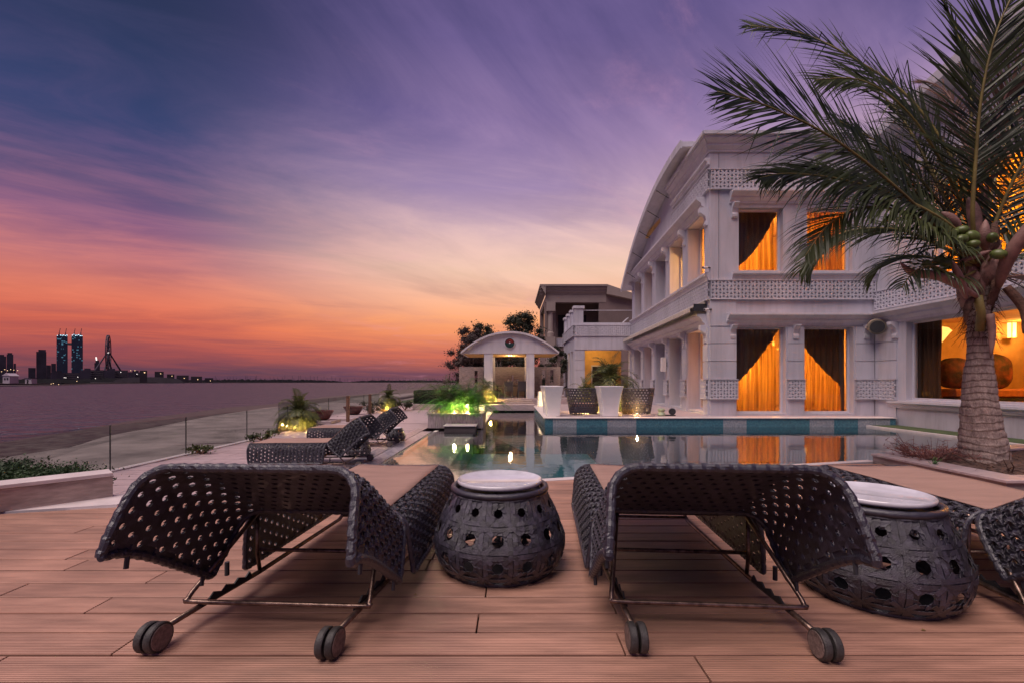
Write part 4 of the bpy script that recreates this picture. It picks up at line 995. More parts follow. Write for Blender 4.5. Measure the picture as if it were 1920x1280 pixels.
def lounger(loc, rz, label, group, alpha=33, foff=0.0):
    t = thing('sun_lounger', label, 'sun lounger', loc, rz, group); M = ROOTM[t.name]
    SE, BL, SL = .45, .72, 1.34         # seat height, back length, seat length
    a_, r_, fl, be = .33, .125, .235, R(6)
    arc = r_*(math.pi/2-be); A = a_+arc+fl
    def prof(s):
        q = abs(s); sg = 1 if s >= 0 else -1
        if q < a_: return sg*q, -.0, 0.0
        if q < a_+arc:
            th = (q-a_)/r_; return sg*(a_+r_*math.sin(th)), -r_*(1-math.cos(th)), sg*th
        th = arc/r_; d = q-a_-arc
        return sg*(a_+r_*math.sin(th)+d*math.cos(th)), -r_*(1-math.cos(th))-d*math.sin(th), sg*th
    def pull(s, v, v0, v1):
        e = max(0, (abs(v-(v0+v1)/2)/((v1-v0)/2))); k = max(0, abs(s)-a_-arc*.6)/(A-a_-arc*.6)
        return (v+v0*0) , k*max(0, e-.80)/.20
    def seatS(s, v, h=0.0):
        _, k = pull(s, v, 0, SL); vm = SL/2
        vv = vm+(v-vm)*(1-.05*k*k*k)
        x, z, th = prof(s); sag = .012*math.cos(x/.5*1.57)
        return M @ Vector((x+math.sin(th)*h, vv, SE+z-sag+math.cos(th)*h))
    al = R(alpha); dr = Vector((0, -math.cos(al), math.sin(al))); up = Vector((0, math.sin(al), math.cos(al)))
    def backS(s, v, h=0.0):
        _, k = pull(s, v, 0, BL); vm = BL/2; vv = vm+(v-vm)*(1-.09*k*k*k)
        x, z, th = prof(s)
        # the head end bends softly down
        bend = -.05*max(0, (v/BL-.6)/.4)**2
        return M @ (Vector((0, -.03, SE)) + dr*(vv) + up*(z+bend+math.cos(th)*h) + Vector((x+math.sin(th)*h, 0, 0)))
    P_ = .0645
    b = MB(); cane(b, seatS, -A+.008, A-.008, .012, SL-.012, P_); b.build('seat_weave', wicker, t, fix=False, solid=.0022)
    b = MB(); cane(b, backS, -A+.008, A-.008, .012, BL-.012, P_); b.build('back_weave', wicker, t, fix=False, solid=.0022)
    def loop(S, V, rr):
        n = 28; e1 = [S(-A+2*A*i/n, V) for i in range(n+1)]; e2 = [S(A, V+(0-V)*i/8) for i in range(1, 9)]; e3 = [S(A-2*A*i/n, 0) for i in range(1, n+1)]; e4 = [S(-A, V*i/8) for i in range(1, 9)]
        return smooth_pts(e1+e2+e3+e4, 3)
    b = MB(); rimtube(b, loop(seatS, SL, 0), .0135, 8, .040); b.build('seat_rim', rimm, t, fix=False)
    b = MB(); rimtube(b, loop(backS, BL, 0), .0185, 10, .050); b.build('back_rim', rimm, t, fix=False)
    # tan sling mat
    b = MB(); hw = .335
    def mat_(S, V0, V1):
        n, m = 10, 14; g = [[b.P(S(-hw+2*hw*i/n, V0+(V1-V0)*j/m, .012+.004*math.sin(i*1.3+j*.9)*.5)) for i in range(n+1)] for j in range(m+1)]
        for j in range(m):
            for i in range(n): b.f.append([g[j][i], g[j][i+1], g[j+1][i+1], g[j+1][i]])
    mat_(seatS, .0, SL-.02); mat_(backS, .0, BL-.05); b.build('sling_mat', cushm, t, fix=False, smooth=True, solid=.006)
    q = lambda *p: M @ Vector((p[0]+foff*max(0, min(1, .35-p[1])), p[1], p[2]))
    # frame rails
    for sx in (-1, 1):
        pts = [(sx*.375, SL-.10, .40), (sx*.385, SL-.16, .12), (sx*.385, SL-.30, .075), (sx*.385, .05, .075), (sx*.385, -.30, .078), (sx*.385, -.545, .076)]
        MB().tube([q(*p) for p in pts], .0135, 8).build('side_rail', steel, t, smooth=True)
        MB().tube([q(sx*.375, .03, .42), q(sx*.38, .03, .20), q(sx*.385, .06, .08)], .011, 8).build('upright', steel, t, smooth=True)
        # ratchet plate with teeth
        tp = [(-.34, .085), (-.02, .085)]; zz = [(-.36, .08), (-.02, .08)]; k = 4
        for i in range(k): y = -.04-i*.08; zz += [(y, .118), (y-.03, .098)]
        zz.append((-.36, .095))
        MB(lambda a, c, d: q(c, a, d)).sideprof(zz, sx*.372-.004, sx*.372+.004).build('ratchet_plate', darkmetal, t)
        # twin wheel castor
        b = MB(); r = .062; wx = sx*.385 + (.0)
        for k in (-1, 1): b.lathe([(.03, -.017), (r*.93, -.017), (r, -.012), (r, .012), (r*.93, .017), (.03, .017)], 22)
        b = MB()
        wy = -.585
        for k in (-.021, .021):
            fr2 = lambda a, c, d, k=k: q(wx+k+d, wy+a, r+c)
            b2 = MB(fr2); b2.lathe([(.045, -.015), (r*.94, -.015), (r, -.010), (r, .010), (r*.94, .015), (.045, .015)], 24); o = b2.build('wheel', rubber, t, smooth=False); smooth_by_angle(o)
            sd = 1 if k > 0 else -1
            MB(lambda a, c, d, k=k, sd=sd: q(wx+k+sd*.0165+d*.5, wy+a, r+c)).lathe([(.004, -.004), (r*.80, -.004), (r*.84, 0), (r*.80, .004), (.004, .004)], 24).build('wheel_cap', hubm, o)
        MB().tube([q(wx, -.545, .076), q(wx, wy, r)], .014, 8).build('castor_fork', steel, t, smooth=True)
        MB().tube([q(sx*.45, -.10, .19), q(sx*.45, -.10, .12)], .012, 8).build('foot_peg', darkmetal, t)
    MB().tube([q(-.385, .06, .20), q(.385, .06, .20)], .011, 8).build('cross_bar', steel, t, smooth=True)
    MB().tube([q(-.385, SL-.25, .09), q(.385, SL-.25, .09)], .011, 8).build('cross_bar', steel, t, smooth=True)
    MB().tube([q(-.385, .45, .30), q(.385, .45, .30)], .010, 8).build('cross_bar', steel, t, smooth=True)
    # U shaped prop from the back down to the ratchets
    bs = lambda s, v: M.inverted() @ backS(s, v, -.03)
    top1 = Vector((-.345, -.02, .425)); top2 = Vector((.345, -.02, .425)); yb = -.36; zb = .105
    yq = [(top1.x, top1.y, top1.z), (-.437, -.33, .14), (-.440, -.355, .112), (-.415, yb, zb), (0, yb, zb), (.415, yb, zb), (.440, -.355, .112), (.437, -.33, .14), (top2.x, top2.y, top2.z)]
    pp = [q(*yq[0])] + [q(*yq[0]).lerp(q(*yq[1]), f) for f in (.5, .9)] + smooth_pts([q(*p) for p in yq[1:-1]], 4) + [q(*yq[-1]).lerp(q(*yq[-2]), f) for f in (.9, .5)] + [q(*yq[-1])]
    MB().tube(pp, .0115, 8).build('back_prop', steel, t, smooth=True)
    # four little feet on the back rim
    for s, v in ((-A, .58), (-A, .10), (A, .58), (A, .10)):
        p = M.inverted() @ backS(s, v); MB().tube([M @ Vector((p.x*.99, p.y, p.z+.01)), M @ Vector((p.x*.985, p.y-.012, p.z-.055))], .009, 6).build('foot_peg', darkmetal, t)
    return t
L1 = lounger((-1.02, 2.50, DECK), -R(3.0), 'dark woven sun lounger with tan mat left of the round side table on the deck', 'woven sun loungers by the pool', foff=-.10)
def place(src, loc, rz, lab):
    return dup(src, loc, rz, lab)
lounger((.90, 2.50, DECK), -R(4.0), 'dark woven sun lounger between the two round side tables, seen from behind', 'woven sun loungers by the pool', foff=.06)
place(L1, (2.93, 2.47, DECK), -R(2.0), 'dark woven sun lounger cut by the right edge, showing the silvery side of its backrest')
L4 = lounger((-3.36, 8.55, 0), R(92), 'dark woven sun lounger on the stone terrace, nearer of the two turned sideways', 'woven sun loungers by the pool', 43)
place(L4, (-3.50, 11.2, 0), R(90), 'dark woven sun lounger on the stone terrace, farther of the two turned sideways')

def side_table(loc, label, h=.541, top=True, sc=1.0, cat='side table', grp='round woven side tables'):
    t = thing('side_table', label, cat, loc, 0, grp); M = ROOTM[t.name]
    pf = [(.30, .0), (.355, .035), (.392, .10), (.404, .165), (.395, .23), (.365, .31), (.330, .39), (.298, .46), (.274, .515)]
    pf = [(r*sc, z*h/.541) for r, z in pf]
    ps = smoothline(pf, 5); L = [0]
    for a, c in zip(ps, ps[1:]): L.append(L[-1]+math.hypot(c[0]-a[0], c[1]-a[1]))
    TL = L[-1]
    def ev(v):
        d = v*TL
        for i in range(len(L)-1):
            if d <= L[i+1] or i == len(L)-2:
                f = (d-L[i])/(L[i+1]-L[i]); a, c = ps[i], ps[i+1]; r = a[0]+(c[0]-a[0])*f; z = a[1]+(c[1]-a[1])*f; tx, tz = c[0]-a[0], c[1]-a[1]; n = math.hypot(tx, tz); return r, z, tz/n, -tx/n
    def S(u, v, hh=0.0):
        r, z, nr, nz = ev(max(0, min(1, v))); a = u*2*math.pi; r += nr*hh; return M @ Vector((r*math.sin(a), -r*math.cos(a), z+nz*hh))
    n = 15; v0, v1 = .17, .93
    b = MB()
    for j in range(3):
        a = v0+(v1-v0)*j/3; c = v0+(v1-v0)*(j+1)/3; hs = (.20, .22, .19)[j]
        for i in range(n):
            u0, u1 = (i-.5)/n, (i+.5)/n; cu, cv = i/n, (a+c)/2
            out = [(u0, a), (cu, a), (u1, a), (u1, cv), (u1, c), (cu, c), (u0, c), (u0, cv)]
            pw, ph = (u1-u0), (c-a); rr = ev(cv)[0]; asp = (rr*2*math.pi*pw)/(TL*ph)
            inn = [(cu+hs*1.1*pw*math.cos(R(-135+45*k+7)), cv+hs*asp*1.1*ph*math.sin(R(-135+45*k+7))) for k in range(8)]
            for k in range(8):
                k2 = (k+1) % 8; ex = (inn[k2][0]+(inn[(k2+1) % 8][0]-inn[k2][0])*.35, inn[k2][1]+(inn[(k2+1) % 8][1]-inn[k2][1])*.35)
                o1, o2, i1 = out[k], out[k2], inn[k]
                m1 = ((o1[0]+i1[0])/2, (o1[1]+i1[1])/2); m2 = ((o2[0]+ex[0])/2, (o2[1]+ex[1])/2)
                b.f.append([b.P(S(*o1, .002)), b.P(S(*o2, -.002)), b.P(S(*m2, -.001)), b.P(S(*m1, .005))])
                b.f.append([b.P(S(*m1, .005)), b.P(S(*m2, -.001)), b.P(S(*ex, -.002)), b.P(S(*i1, .004))])
    b.build('woven_body', wicker, t, fix=False, solid=.003)
    # wide straps crossing between the openings, over and under
    b = MB()
    for i in range(n):
        u = (i+.5)/n; K = 24; hw = .010/.39/(2*math.pi)
        for side in (-1, 1):
            prev = None
            for k in range(K+1):
                v = .015+.97*k/K; r = ev(v)[0]; du = .013/(2*math.pi*r); uc = u+side*du*1.15; hgt = .0045+.0022*math.sin(v*37+i*3.14+side)
                cur = [b.P(S(uc-du, v, hgt)), b.P(S(uc+du, v, hgt))]
                if prev: b.f.append([prev[0], prev[1], cur[1], cur[0]])
                prev = cur
    for v in (.17, .17+.2533, .17+.5066, .93):
        for side in ((-1, 1) if .2 < v < .9 else (0,)):
            K = 90; prev = None; dv = .012/TL; vc = v+side*dv*1.15
            for k in range(K+1):
                u = k/K; hgt = .0045+.0024*math.sin(u*n*math.pi*2+side*1.5+v*9)
                cur = [b.P(S(u, vc-dv, hgt)), b.P(S(u, vc+dv, hgt))]
                if prev: b.f.append([prev[0], prev[1], cur[1], cur[0]])
                prev = cur
    # slanting straps
    for j in range(3):
        a = v0+(v1-v0)*j/3; c = v0+(v1-v0)*(j+1)/3
        for i in range(n):
            for sg in (-1, 1):
                u0 = (i+.5)/n; cv = a; prev = None
                for k in range(5):
                    f = -.5+k/4; u = u0+sg*f*.62/n; v = cv+f*(c-a)*.62
                    if v < .03: continue
                    dd = .012; r = ev(v)[0]; du = dd*.7/(2*math.pi*r); dv = dd*.7/TL; hgt = .0066 if sg > 0 else .005
                    cur = [b.P(S(u-du*sg, v+dv, hgt)), b.P(S(u+du*sg, v-dv, hgt))]
                    if prev: b.f.append([prev[0], prev[1], cur[1], cur[0]])
                    prev = cur
    b.build('woven_straps', wicker, t, fix=False, solid=.002)
    b = MB(); rp = [S(k/72, .955, .004) for k in range(73)]; b.tube(rp, .020*sc, 8, caps=False, mod=lambda i, a: 1+.12*((i/3+a/6.28) % 1-.5)); b.build('top_binding', rimm, t, fix=False, smooth=True)
    b = MB(); rp = [S(k/72, .03, .0) for k in range(73)]; b.tube(rp, .020*sc, 8, caps=False, mod=lambda i, a: 1+.15*((i/2+a/6.28) % 1-.5)); b.build('bottom_binding', rimm, t, fix=False, smooth=True)
    MB(lambda a, c, d: M @ Vector((a, c, d))).lathe([(.001, .012), (.29*sc, .012), (.29*sc, .022), (.001, .022)], 32).build('base_disc', darkmetal, t)
    MB(lambda a, c, d: M @ Vector((a, c, d))).lathe([(.001, .455*h/.541), (.268*sc, .455*h/.541), (.268*sc, .47*h/.541), (.001, .47*h/.541)], 32).build('top_support', darkmetal, t)
    if top:
        o = MB(lambda a, c, d: M @ Vector((a, c, d))).lathe([(.001, .518), (.258, .518), (.266, .526), (.266, .540), (.261, .545), (.254, .541), (.238, .5275), (.001, .5265)], 64).build('tray_top', ceram, t, smooth=True); smooth_by_angle(o, 50)
    return t
side_table((-.077, 2.87, DECK), 'round woven side table with white tray top, between the two nearest loungers')
T1 = bpy.data.objects['side_table']
dup(T1, (2.00, 2.52, DECK), 1.1, 'round woven side table with white tray top, partly hidden behind the second lounger')
def pouf(loc, lab):
    return dup(T1, loc, .4, lab, 'woven poufs behind the terrace loungers', scale=.62)
pouf((-3.22, 9.55, 0), 'dark round woven side table tucked behind the nearer terrace lounger')
pouf((-3.08, 12.05, 0), 'dark round woven side table tucked behind the farther terrace lounger')

# barrel armchairs on the villa terrace
def armchair(loc, rz, label):
    t = thing('woven_armchair', label, 'armchair', loc, rz, 'dark woven armchairs on the villa terrace'); M = ROOTM[t.name]
    H = .98
    def S(u, v, hh=0.0):
        a = math.pi*(u-.5)*1.5; e = 2.6
        k = 1/((abs(math.sin(a))**e+abs(math.cos(a))**e)**(1/e)); r = (.50+.16*v**.8)*k+hh
        return M @ Vector((r*math.sin(a), -r*.86*math.cos(a), .02+H*v*(1-.0*abs(u-.5))))
    b = MB(); cane(b, S, 0, 1, 0, 1, .085, .25, .005); b.f = b.f
    b2 = MB()
    nu, nv = 26, 10
    def S2(u, v, hh=0): return S(u/26, v/10, hh)
    cane(b2, S2, 0, 26, 0, 10, 1.0, .25, .004); b2.build('woven_shell', wicker, t, fix=False, solid=.004)
    b = MB(); rimtube(b, smooth_pts([S(i/24, 1) for i in range(25)], 2), .022); rimtube(b, smooth_pts([S(i/24, 0) for i in range(25)], 2), .02); rimtube(b, [S(0, 0), S(0, 1)], .02); rimtube(b, [S(1, 0), S(1, 1)], .02)
    b.build('shell_rim', rimm, t, fix=False, smooth=True)
    q = lambda a, c, d: M @ Vector((a, c, d))
    MB(q).box(-.46, .46, -.40, .42, .12, .30).build('seat_base', wicker, t, bevel=.02); MB(q).box(-.44, .44, -.38, .42, .305, .44).build('seat_cushion', cushm, t, bevel=.04)
    for a in (-.4, .4):
        for c in (-.3, .36): MB(q).tube([q(a, c, 0), q(a, c, .12)], .02, 6) if False else MB().tube([q(a, c, 0), q(a, c, .125)], .022, 6).build('leg', darkmetal, t)
    return t
armchair((2.75, 17.55, TZ), R(8), 'dark woven barrel armchair between the two white planters')
dup(bpy.data.objects['woven_armchair'], (4.80, 17.55, TZ), R(-14), 'dark woven barrel armchair right of the right hand white planter')
dup(bpy.data.objects['woven_armchair'], (3.9, 21.4, TZ), R(170), 'dark woven armchair under the tall date palm, behind the others', None)

# white tapered planters
def planter(loc, r0, r1, h, lab):
    t = thing('tall_planter', lab, 'planter', loc, R(3), 'white tapered planters on the villa terrace'); M = ROOTM[t.name]
    b = MB(lambda a, c, d: M @ Vector((a, c, d)))
    def ring(r, z): return [b.P((sx*r, sy*r, z)) for sx, sy in ((-1, -1), (1, -1), (1, 1), (-1, 1))]
    rs = [ring(r0+(r1-r0)*(k/8)**1.7, h*k/8) for k in range(9)]; inn = ring(r1-.035, h); inn2 = ring(r1-.08, h-.12)
    for a, c in list(zip(rs, rs[1:]))+[(rs[-1], inn), (inn, inn2)]:
        for k in range(4): j = (k+1) % 4; b.f.append([a[k], a[j], c[j], c[k]])
    b.f.append(rs[0][::-1]); b.build('shell', plast, t, bevel=.012)
    MB(lambda a, c, d: M @ Vector((a, c, d))).box(-r1+.085, r1-.085, -r1+.085, r1-.085, h-.16, h-.125).build('soil', soilm, t)
    return t
planter((1.50, 16.80, TZ), .235, .355, 1.10, 'white tapered planter nearest the end of the mosaic pool wall')
planter((3.56, 16.75, TZ), .28, .43, 1.10, 'white tapered planter standing between the two woven armchairs')
planter((1.50, 18.1, TZ), .235, .345, 1.10, 'white tapered planter half hidden behind the left planter')

# bowls on stone pads
def bowl(loc, r, lab):
    t = thing('planter_bowl', lab, 'bowl', (loc[0], loc[1], .12), 0, 'wide glazed bowls on the terrace edge')
    b = MB(); x, y = loc
    b.lathe([(.001, .12), (r*.42, .12), (r*.62, .16), (r*.9, .34), (r*1.02, .44), (r*1.04, .47), (r*.93, .47), (r*.88, .42), (.001, .40)], 28, c=(x, y)); o = b.build('bowl_shell', bowlm, t); smooth_by_angle(o, 40)
    s_ = MB(); 
    for k in range(26):
        a = rnd.uniform(0, 6.28); rr = r*.85*math.sqrt(rnd.random()); p = Vector((x+rr*math.cos(a), y+rr*math.sin(a), .40)); s_.tube([p, p+Vector((rnd.uniform(-.05, .05), rnd.uniform(-.05, .05), rnd.uniform(.03, .12)))], [.012, .003], 3)
    s_.build('succulents', hedgeleaf, t, fix=False)
    p = thing('stone_pad', 'square stone pad under '+lab, 'plinth', (x, y, 0), 0, 'stone pads under the bowls')
    MB().box(x-r*1.3, x+r*1.3, y-r*1.2, y+r*1.2, .003, .115).build('slab', trav, p, bevel=.008)
bowl((-7.15, 17.15), .40, 'the dark red bowl beside the uplit palm')
bowl((-6.95, 19.95), .42, 'the dark bowl between the two slim posts')
o = thing('stone_ledge', 'long low stone ledge between the two bowls', 'ledge', (-6.9, 18.5, 0)); MB().box(-7.3, -6.3, 18.0, 19.2, .003, .10).build('slab', trav, o, bevel=.008)

# raised planter at the pool corner
rp_ = thing('raised_planter', 'square streaked travertine planter with bright green fountain plants at the pool corner', 'planter', (-1.9, 15.2, 0))
MB().box(-2.81, -.97, 15.2, 15.28, -.0, .455).build('side_panel', travb, rp_); MB().box(-2.81, -.97, 16.8, 16.88, .0, .455).build('side_panel', travb, rp_)
MB().box(-2.808, -2.73, 15.282, 16.798, .0, .455).build('side_panel', travb, rp_); MB().box(-1.05, -.972, 15.282, 16.798, -1.2, .455).build('side_panel', travb, rp_)
MB().box(-2.83, -.95, 15.18, 15.36, .457, .50).build('coping_stone', trav, rp_); MB().box(-2.83, -.95, 16.72, 16.90, .457, .50).build('coping_stone', trav, rp_)
MB().box(-2.83, -2.65, 15.363, 16.717, .457, .50).build('coping_stone', trav, rp_); MB().box(-1.13, -.95, 15.363, 16.717, .457, .50).build('coping_stone', trav, rp_)
MB().box(-2.72, -1.06, 15.29, 16.79, .0, .43).build('soil', soilm, rp_)

# lattice lanterns
def lantern(loc, s, lab, tiers=1):
    t = thing('lattice_lantern', lab, 'lantern', loc, .2, 'glowing lattice lanterns'); M = ROOTM[t.name]; q = lambda a, c, d: M @ Vector((a, c, d))
    z = 0
    for k in range(tiers):
        ss = s*(1-.12*k); hh = ss*1.0; b = MB(q); th = ss*.07
        n = 3
        for face in range(4):
            f2 = world_frame((0, 0, 0), *(((1, 0, 0), (0, 1, 0)), ((0, 1, 0), (1, 0, 0)))[face % 2]); sg = -1 if face < 2 else 1
            for i in range(n+1):
                u = -ss/2+ss*i/n
                for (a0, a1, z0, z1) in ((u-th/2, u+th/2, 0, hh), (-ss/2, ss/2, hh*i/n-th/2*(0 if i == 0 else 1), hh*i/n+th/2)):
                    w0 = sg*ss/2-th/2; p0 = f2(a0, w0, 0); p1 = f2(a1, w0+th, 0)
                    b.box(min(p0.x, p1.x), max(p0.x, p1.x), min(p0.y, p1.y), max(p0.y, p1.y), z+z0+(.001*face), z+z1+(.001*face))
        b.build('lattice_tier', plast, t, fix=False)
        MB(q).box(-ss*.36, ss*.36, -ss*.36, ss*.36, z+th, z+hh-th).build('light_core', latglow, t); z += hh+.01
    return t
lantern((-1.10, 16.55, .50), .22, 'small white lattice lantern on the back corner of the raised planter', 1)
lantern((-1.36, 16.60, .50), .17, 'smallest white lattice lantern beside the larger one on the raised planter', 1)
lantern((1.48, 23.6, TZ), .28, 'three tier lattice lantern glowing at the right column of the pavilion', 3)

# small fixtures of the villa
sp = thing('wall_speaker', 'round beige drum speaker mounted high in the corner between villa front and wing', 'speaker', (13.35, 16.9, 3.6))
MB().disc_y((13.30, 16.60, 3.55), .27, .26, 22, (-.45, -.8, -.2)).build('drum', mat('beige_plastic', (.26, .21, .16), .6), sp); MB().disc_y((13.23, 16.47, 3.52), .22, .03, 22, (-.45, -.8, -.2)).build('grille', darkmetal, sp); MB().tube([(13.4, 16.7, 3.6), (13.5, 16.98, 3.7)], .03, 6).build('mount', darkmetal, sp)
def cctv(p, lab):
    t = thing('security_camera', lab, 'security camera', p, 0, 'security cameras on the villa corner'); p = Vector(p)
    MB().tube([p+Vector((.18, .1, .02)), p+Vector((0, 0, 0))], .025, 6).build('mount_arm', darkmetal, t); MB().tube([p+Vector((.03, .05, 0)), p+Vector((-.18, -.12, -.03))], .05, 10).build('camera_body', plast, t); MB().tube([p+Vector((-.181, -.121, -.03)), p+Vector((-.20, -.133, -.033))], .035, 10).build('lens', blackm, t)
cctv((7.25, 16.95, 5.78), 'small white camera on the upper ledge at the villa corner')
cctv((7.28, 16.9, 4.22), 'small white camera under the frieze at the villa corner by the awning')
wb = thing('wall_box', 'white louvred box lamp on a pier of the villa side wall', 'wall lamp', tuple(fS(5.4, -.2, 2.4)))
MB(fS).box(5.24, 5.54, -.30, -.10, 2.05, 2.75).build('housing', plast, wb); MB(fS).box(5.3, 5.48, -.10, -.05, 2.3, 2.5).build('bracket', darkmetal, wb)
# retractable awning with scalloped valance
aw = thing('retractable_awning', 'cream retracted awning with scalloped dark edged valance along the villa side wall', 'awning', tuple(fS(6, -.3, 4.2)))
awm = mat('awning_canvas', (.55, .48, .42), .85)
MB(fS).profile([(-.02, 4.60), (-.10, 4.62), (-.62, 4.36), (-.62, 4.32), (-.1, 4.50), (-.02, 4.50)], .25, 13.4).build('canvas', awm, aw)
b = MB(fS); bd = MB(fS)
for k in range(100):
    a = .26+k*.1314
    b.sideprof([(a, 4.33), (a+.125, 4.33), (a+.125, 4.20), (a+.09, 4.155), (a+.0625, 4.145), (a+.035, 4.155), (a, 4.20)], -.632, -.624)
    bd.sideprof([(a+.03, 4.185), (a+.095, 4.185), (a+.0625, 4.15)], -.640, -.634)
b.build('valance', awm, aw); bd.build('valance_trim', blackm, aw)
MB(fS).profile([(-.02, 4.22), (-.5, 4.22), (-.5, 4.49), (-.02, 4.49)], .22, .28).build('end_cap', darkmetal, aw)
fl_ = thing('garden_lamp', 'small pale green lamp housing on the terrace edge right of the woven armchair', 'lamp', (5.72, 16.9, TZ))
MB().lathe([(.13, TZ), (.15, TZ+.05), (.10, TZ+.14), (.14, TZ+.22), (.12, TZ+.26), (.02, TZ+.28)], 12, c=(5.55, 16.9)).build('housing', mat('pale_green_metal', (.30, .36, .26), .5), fl_)
MB().disc_y((5.95, 16.9, TZ+.16), .12, .10, 16).build('reel', darkmetal, fl_); MB().box(5.5, 6.05, 16.82, 17.0, TZ, TZ+.04).build('foot', darkmetal, fl_)

# lounger and table on the balcony
bl = thing('balcony_lounger', 'pale sun lounger on the roof balcony behind the glass rail', 'sun lounger', (6.9, 32, 5.0))
MB().sideprof([(6.2, 5.45), (7.5, 5.45), (8.1, 6.0), (8.1, 5.93), (7.5, 5.38), (6.2, 5.38)], 31.6, 32.2).build('seat', plast, bl)
for x in (6.3, 7.6): 
    for yy in (31.65, 32.15): MB().tube([(x, yy, 5.0), (x, yy, 5.4)], .02, 6).build('leg', plast, bl)

# ---------------------------------------------------------------- rooms: curtains, furniture, lamps
def curtain(fr, name, label, u0, u1, z0, z1, w, m, amp=.035, waves=9, cut=None, n=None, grp=None, gather=None):
    n = n or int(waves*8); b = MB(fr); nz = 14; g = []
    for i in range(n+1):
        s = i/n; row = []
        zb = z0 if cut is None else cut(s)
        for j in range(nz+1):
            z = z1+(zb-z1)*j/nz; u = u0+(u1-u0)*s
            if gather:
                k = (z1-z)/(z1-z0); u = u + (gather-u)*.55*max(0, math.sin(math.pi*min(1, k*1.35)))**1.5*(1 if k < .74 else .74/k)
            row.append(b.P((u, w+amp*math.sin(s*waves*2*math.pi+.4*math.sin(j*.5))+amp*.4*math.sin(s*waves*4.7+j*.3), z)))
        g.append(row)
    for i in range(n):
        for j in range(nz): b.f.append([g[i][j], g[i+1][j], g[i+1][j+1], g[i][j+1]])
    o = b.build(name, m, smooth=True, fix=False); return tag(o, label, 'curtain', grp)
curtain(fF, 'sheer_curtain', 'amber sheer curtain filling the left ground floor window of the villa front', 1.02, 2.84, .42, 3.6, .62, sheerm, waves=11)
curtain(fF, 'sheer_curtain', 'amber sheer curtain filling the right ground floor window of the villa front', 3.58, 5.38, .42, 3.6, .62, sheerm, waves=11)
curtain(fF, 'drape', 'dark brown drape swept down to the left in the left ground floor window', 1.0, 2.92, 0, 3.62, .50, curtd, .03, 8, cut=lambda s: .40+.95+2.25*(s**1.35) if s > 0 else .4)
curtain(fF, 'drape', 'dark brown drape swept down to the right in the right ground floor window', 3.56, 5.42, 0, 3.62, .50, curtd, .03, 8, cut=lambda s: 3.5-2.25*(s**.72) if s < .93 else .4)
curtain(fF, 'drape', 'dark drape swept to the left across the upper left window of the villa front', 1.05, 2.82, 5.3, 8.12, .55, curtd, .04, 8, cut=lambda s: 5.9+2.1*s**1.7)
curtain(fF, 'sheer_curtain', 'amber curtain filling the upper left window behind the dark drape', 1.05, 2.85, 5.3, 8.1, .75, sheerm, .07, 8)
curtain(fF, 'sheer_curtain', 'amber curtain in the upper right window behind the palm fronds', 3.6, 5.4, 5.3, 8.1, .6, sheerm, .06, 8)
wd = ['nearest', 'second', 'third', 'fourth', 'farthest']
for i, (a, c) in enumerate(bays):
    if i in (0, 3, 4): curtain(fS, 'sheer_curtain', 'amber sheer curtain in the %s ground floor window of the side wall' % wd[i], a, c, .42, 3.6, .75, sheerm, waves=8)
    if i in (0, 2, 3): curtain(fS, 'sheer_curtain', 'amber sheer curtain in the %s upper window of the side wall' % wd[i], a, c, 5.3, 8.1, .75, sheerm, waves=8)
    if i in (0, 1): curtain(fS, 'drape', 'dark scalloped drape at the top of the %s upper window of the side wall' % wd[i], a, c, 0, 8.1, .68, curtd, .03, 5, cut=lambda s: 7.0+.8*math.sin(math.pi*s)**.6)
    if i in (1, 2): curtain(fS, 'drape', 'closed dark drape in the %s ground floor window of the side wall' % wd[i], a, c, .4, 3.6, .85, curtd, .04, 9)
curtain(fW, 'drape', 'brown drape hanging at the far end of the big living room window of the wing', .85, 2.0, .55, 3.75, .62, curtd, .06, 6)
curtain(fW, 'sheer_curtain', 'yellow gathered shade in the tall upper window of the wing', 2.3, 7.5, 4.9, 8.0, .55, sheery, .09, 12)
sofa = thing('chaise_sofa', 'carved low chaise with orange seat inside the wing room', 'sofa', (17.2, 16.0, .52))
sz = 1.00
MB().box(15.2, 19.6, 15.6, 16.5, sz, sz+.30).build('seat', sofaw, sofa, bevel=.05); MB().box(15.15, 19.65, 15.57, 16.53, sz-.12, sz-.005).build('frame', darkmetal, sofa)
for x in (15.4, 17.3, 19.4):
    for y in (15.7, 16.4): MB().tube([(x, y, sz-.1), (x-.05, y, .52)], [.06, .03], 8).build('leg', darkmetal, sofa)
def cushion(c, rx, ry, rzz, lab, rot=0):
    b = MB(); 
    for i in range(0): pass
    n1, n2 = 22, 14; g = []
    for j in range(n2+1):
        ph = math.pi*j/n2; row = []
        for i in range(n1):
            a = 2*math.pi*i/n1; e = .72
            sx = math.copysign(abs(math.cos(a))**e, math.cos(a)); sy = math.copysign(abs(math.sin(a))**e, math.sin(a)); w = .06*noise.noise((i*.4, j*.5, c[0]))
            row.append(b.P((c[0]+rx*sx*math.sin(ph)*(1+w), c[1]-ry*math.cos(ph), c[2]+rzz*sy*math.sin(ph)*(1+w))))
        g.append(row)
    for p, q in zip(g, g[1:]):
        for i in range(n1): k = (i+1) % n1; b.f.append([p[i], p[k], q[k], q[i]])
    return tag(b.build('round_cushion', sofam, smooth=True), lab, 'cushion', 'round patterned cushions on the chaise')
cushion((15.62, 16.05, 1.30+.55), .62, .26, .55, 'big round dark red patterned cushion at the left end of the chaise')
cushion((16.95, 16.05, 1.30+.60), .66, .28, .62, 'big round dark red patterned cushion on the right, half behind the palm trunk')
sl = thing('shell_floor_lamp', 'tall glowing fan topped floor lamp beside the brown drape in the wing room', 'floor lamp', (16.6, 17.9, .52))
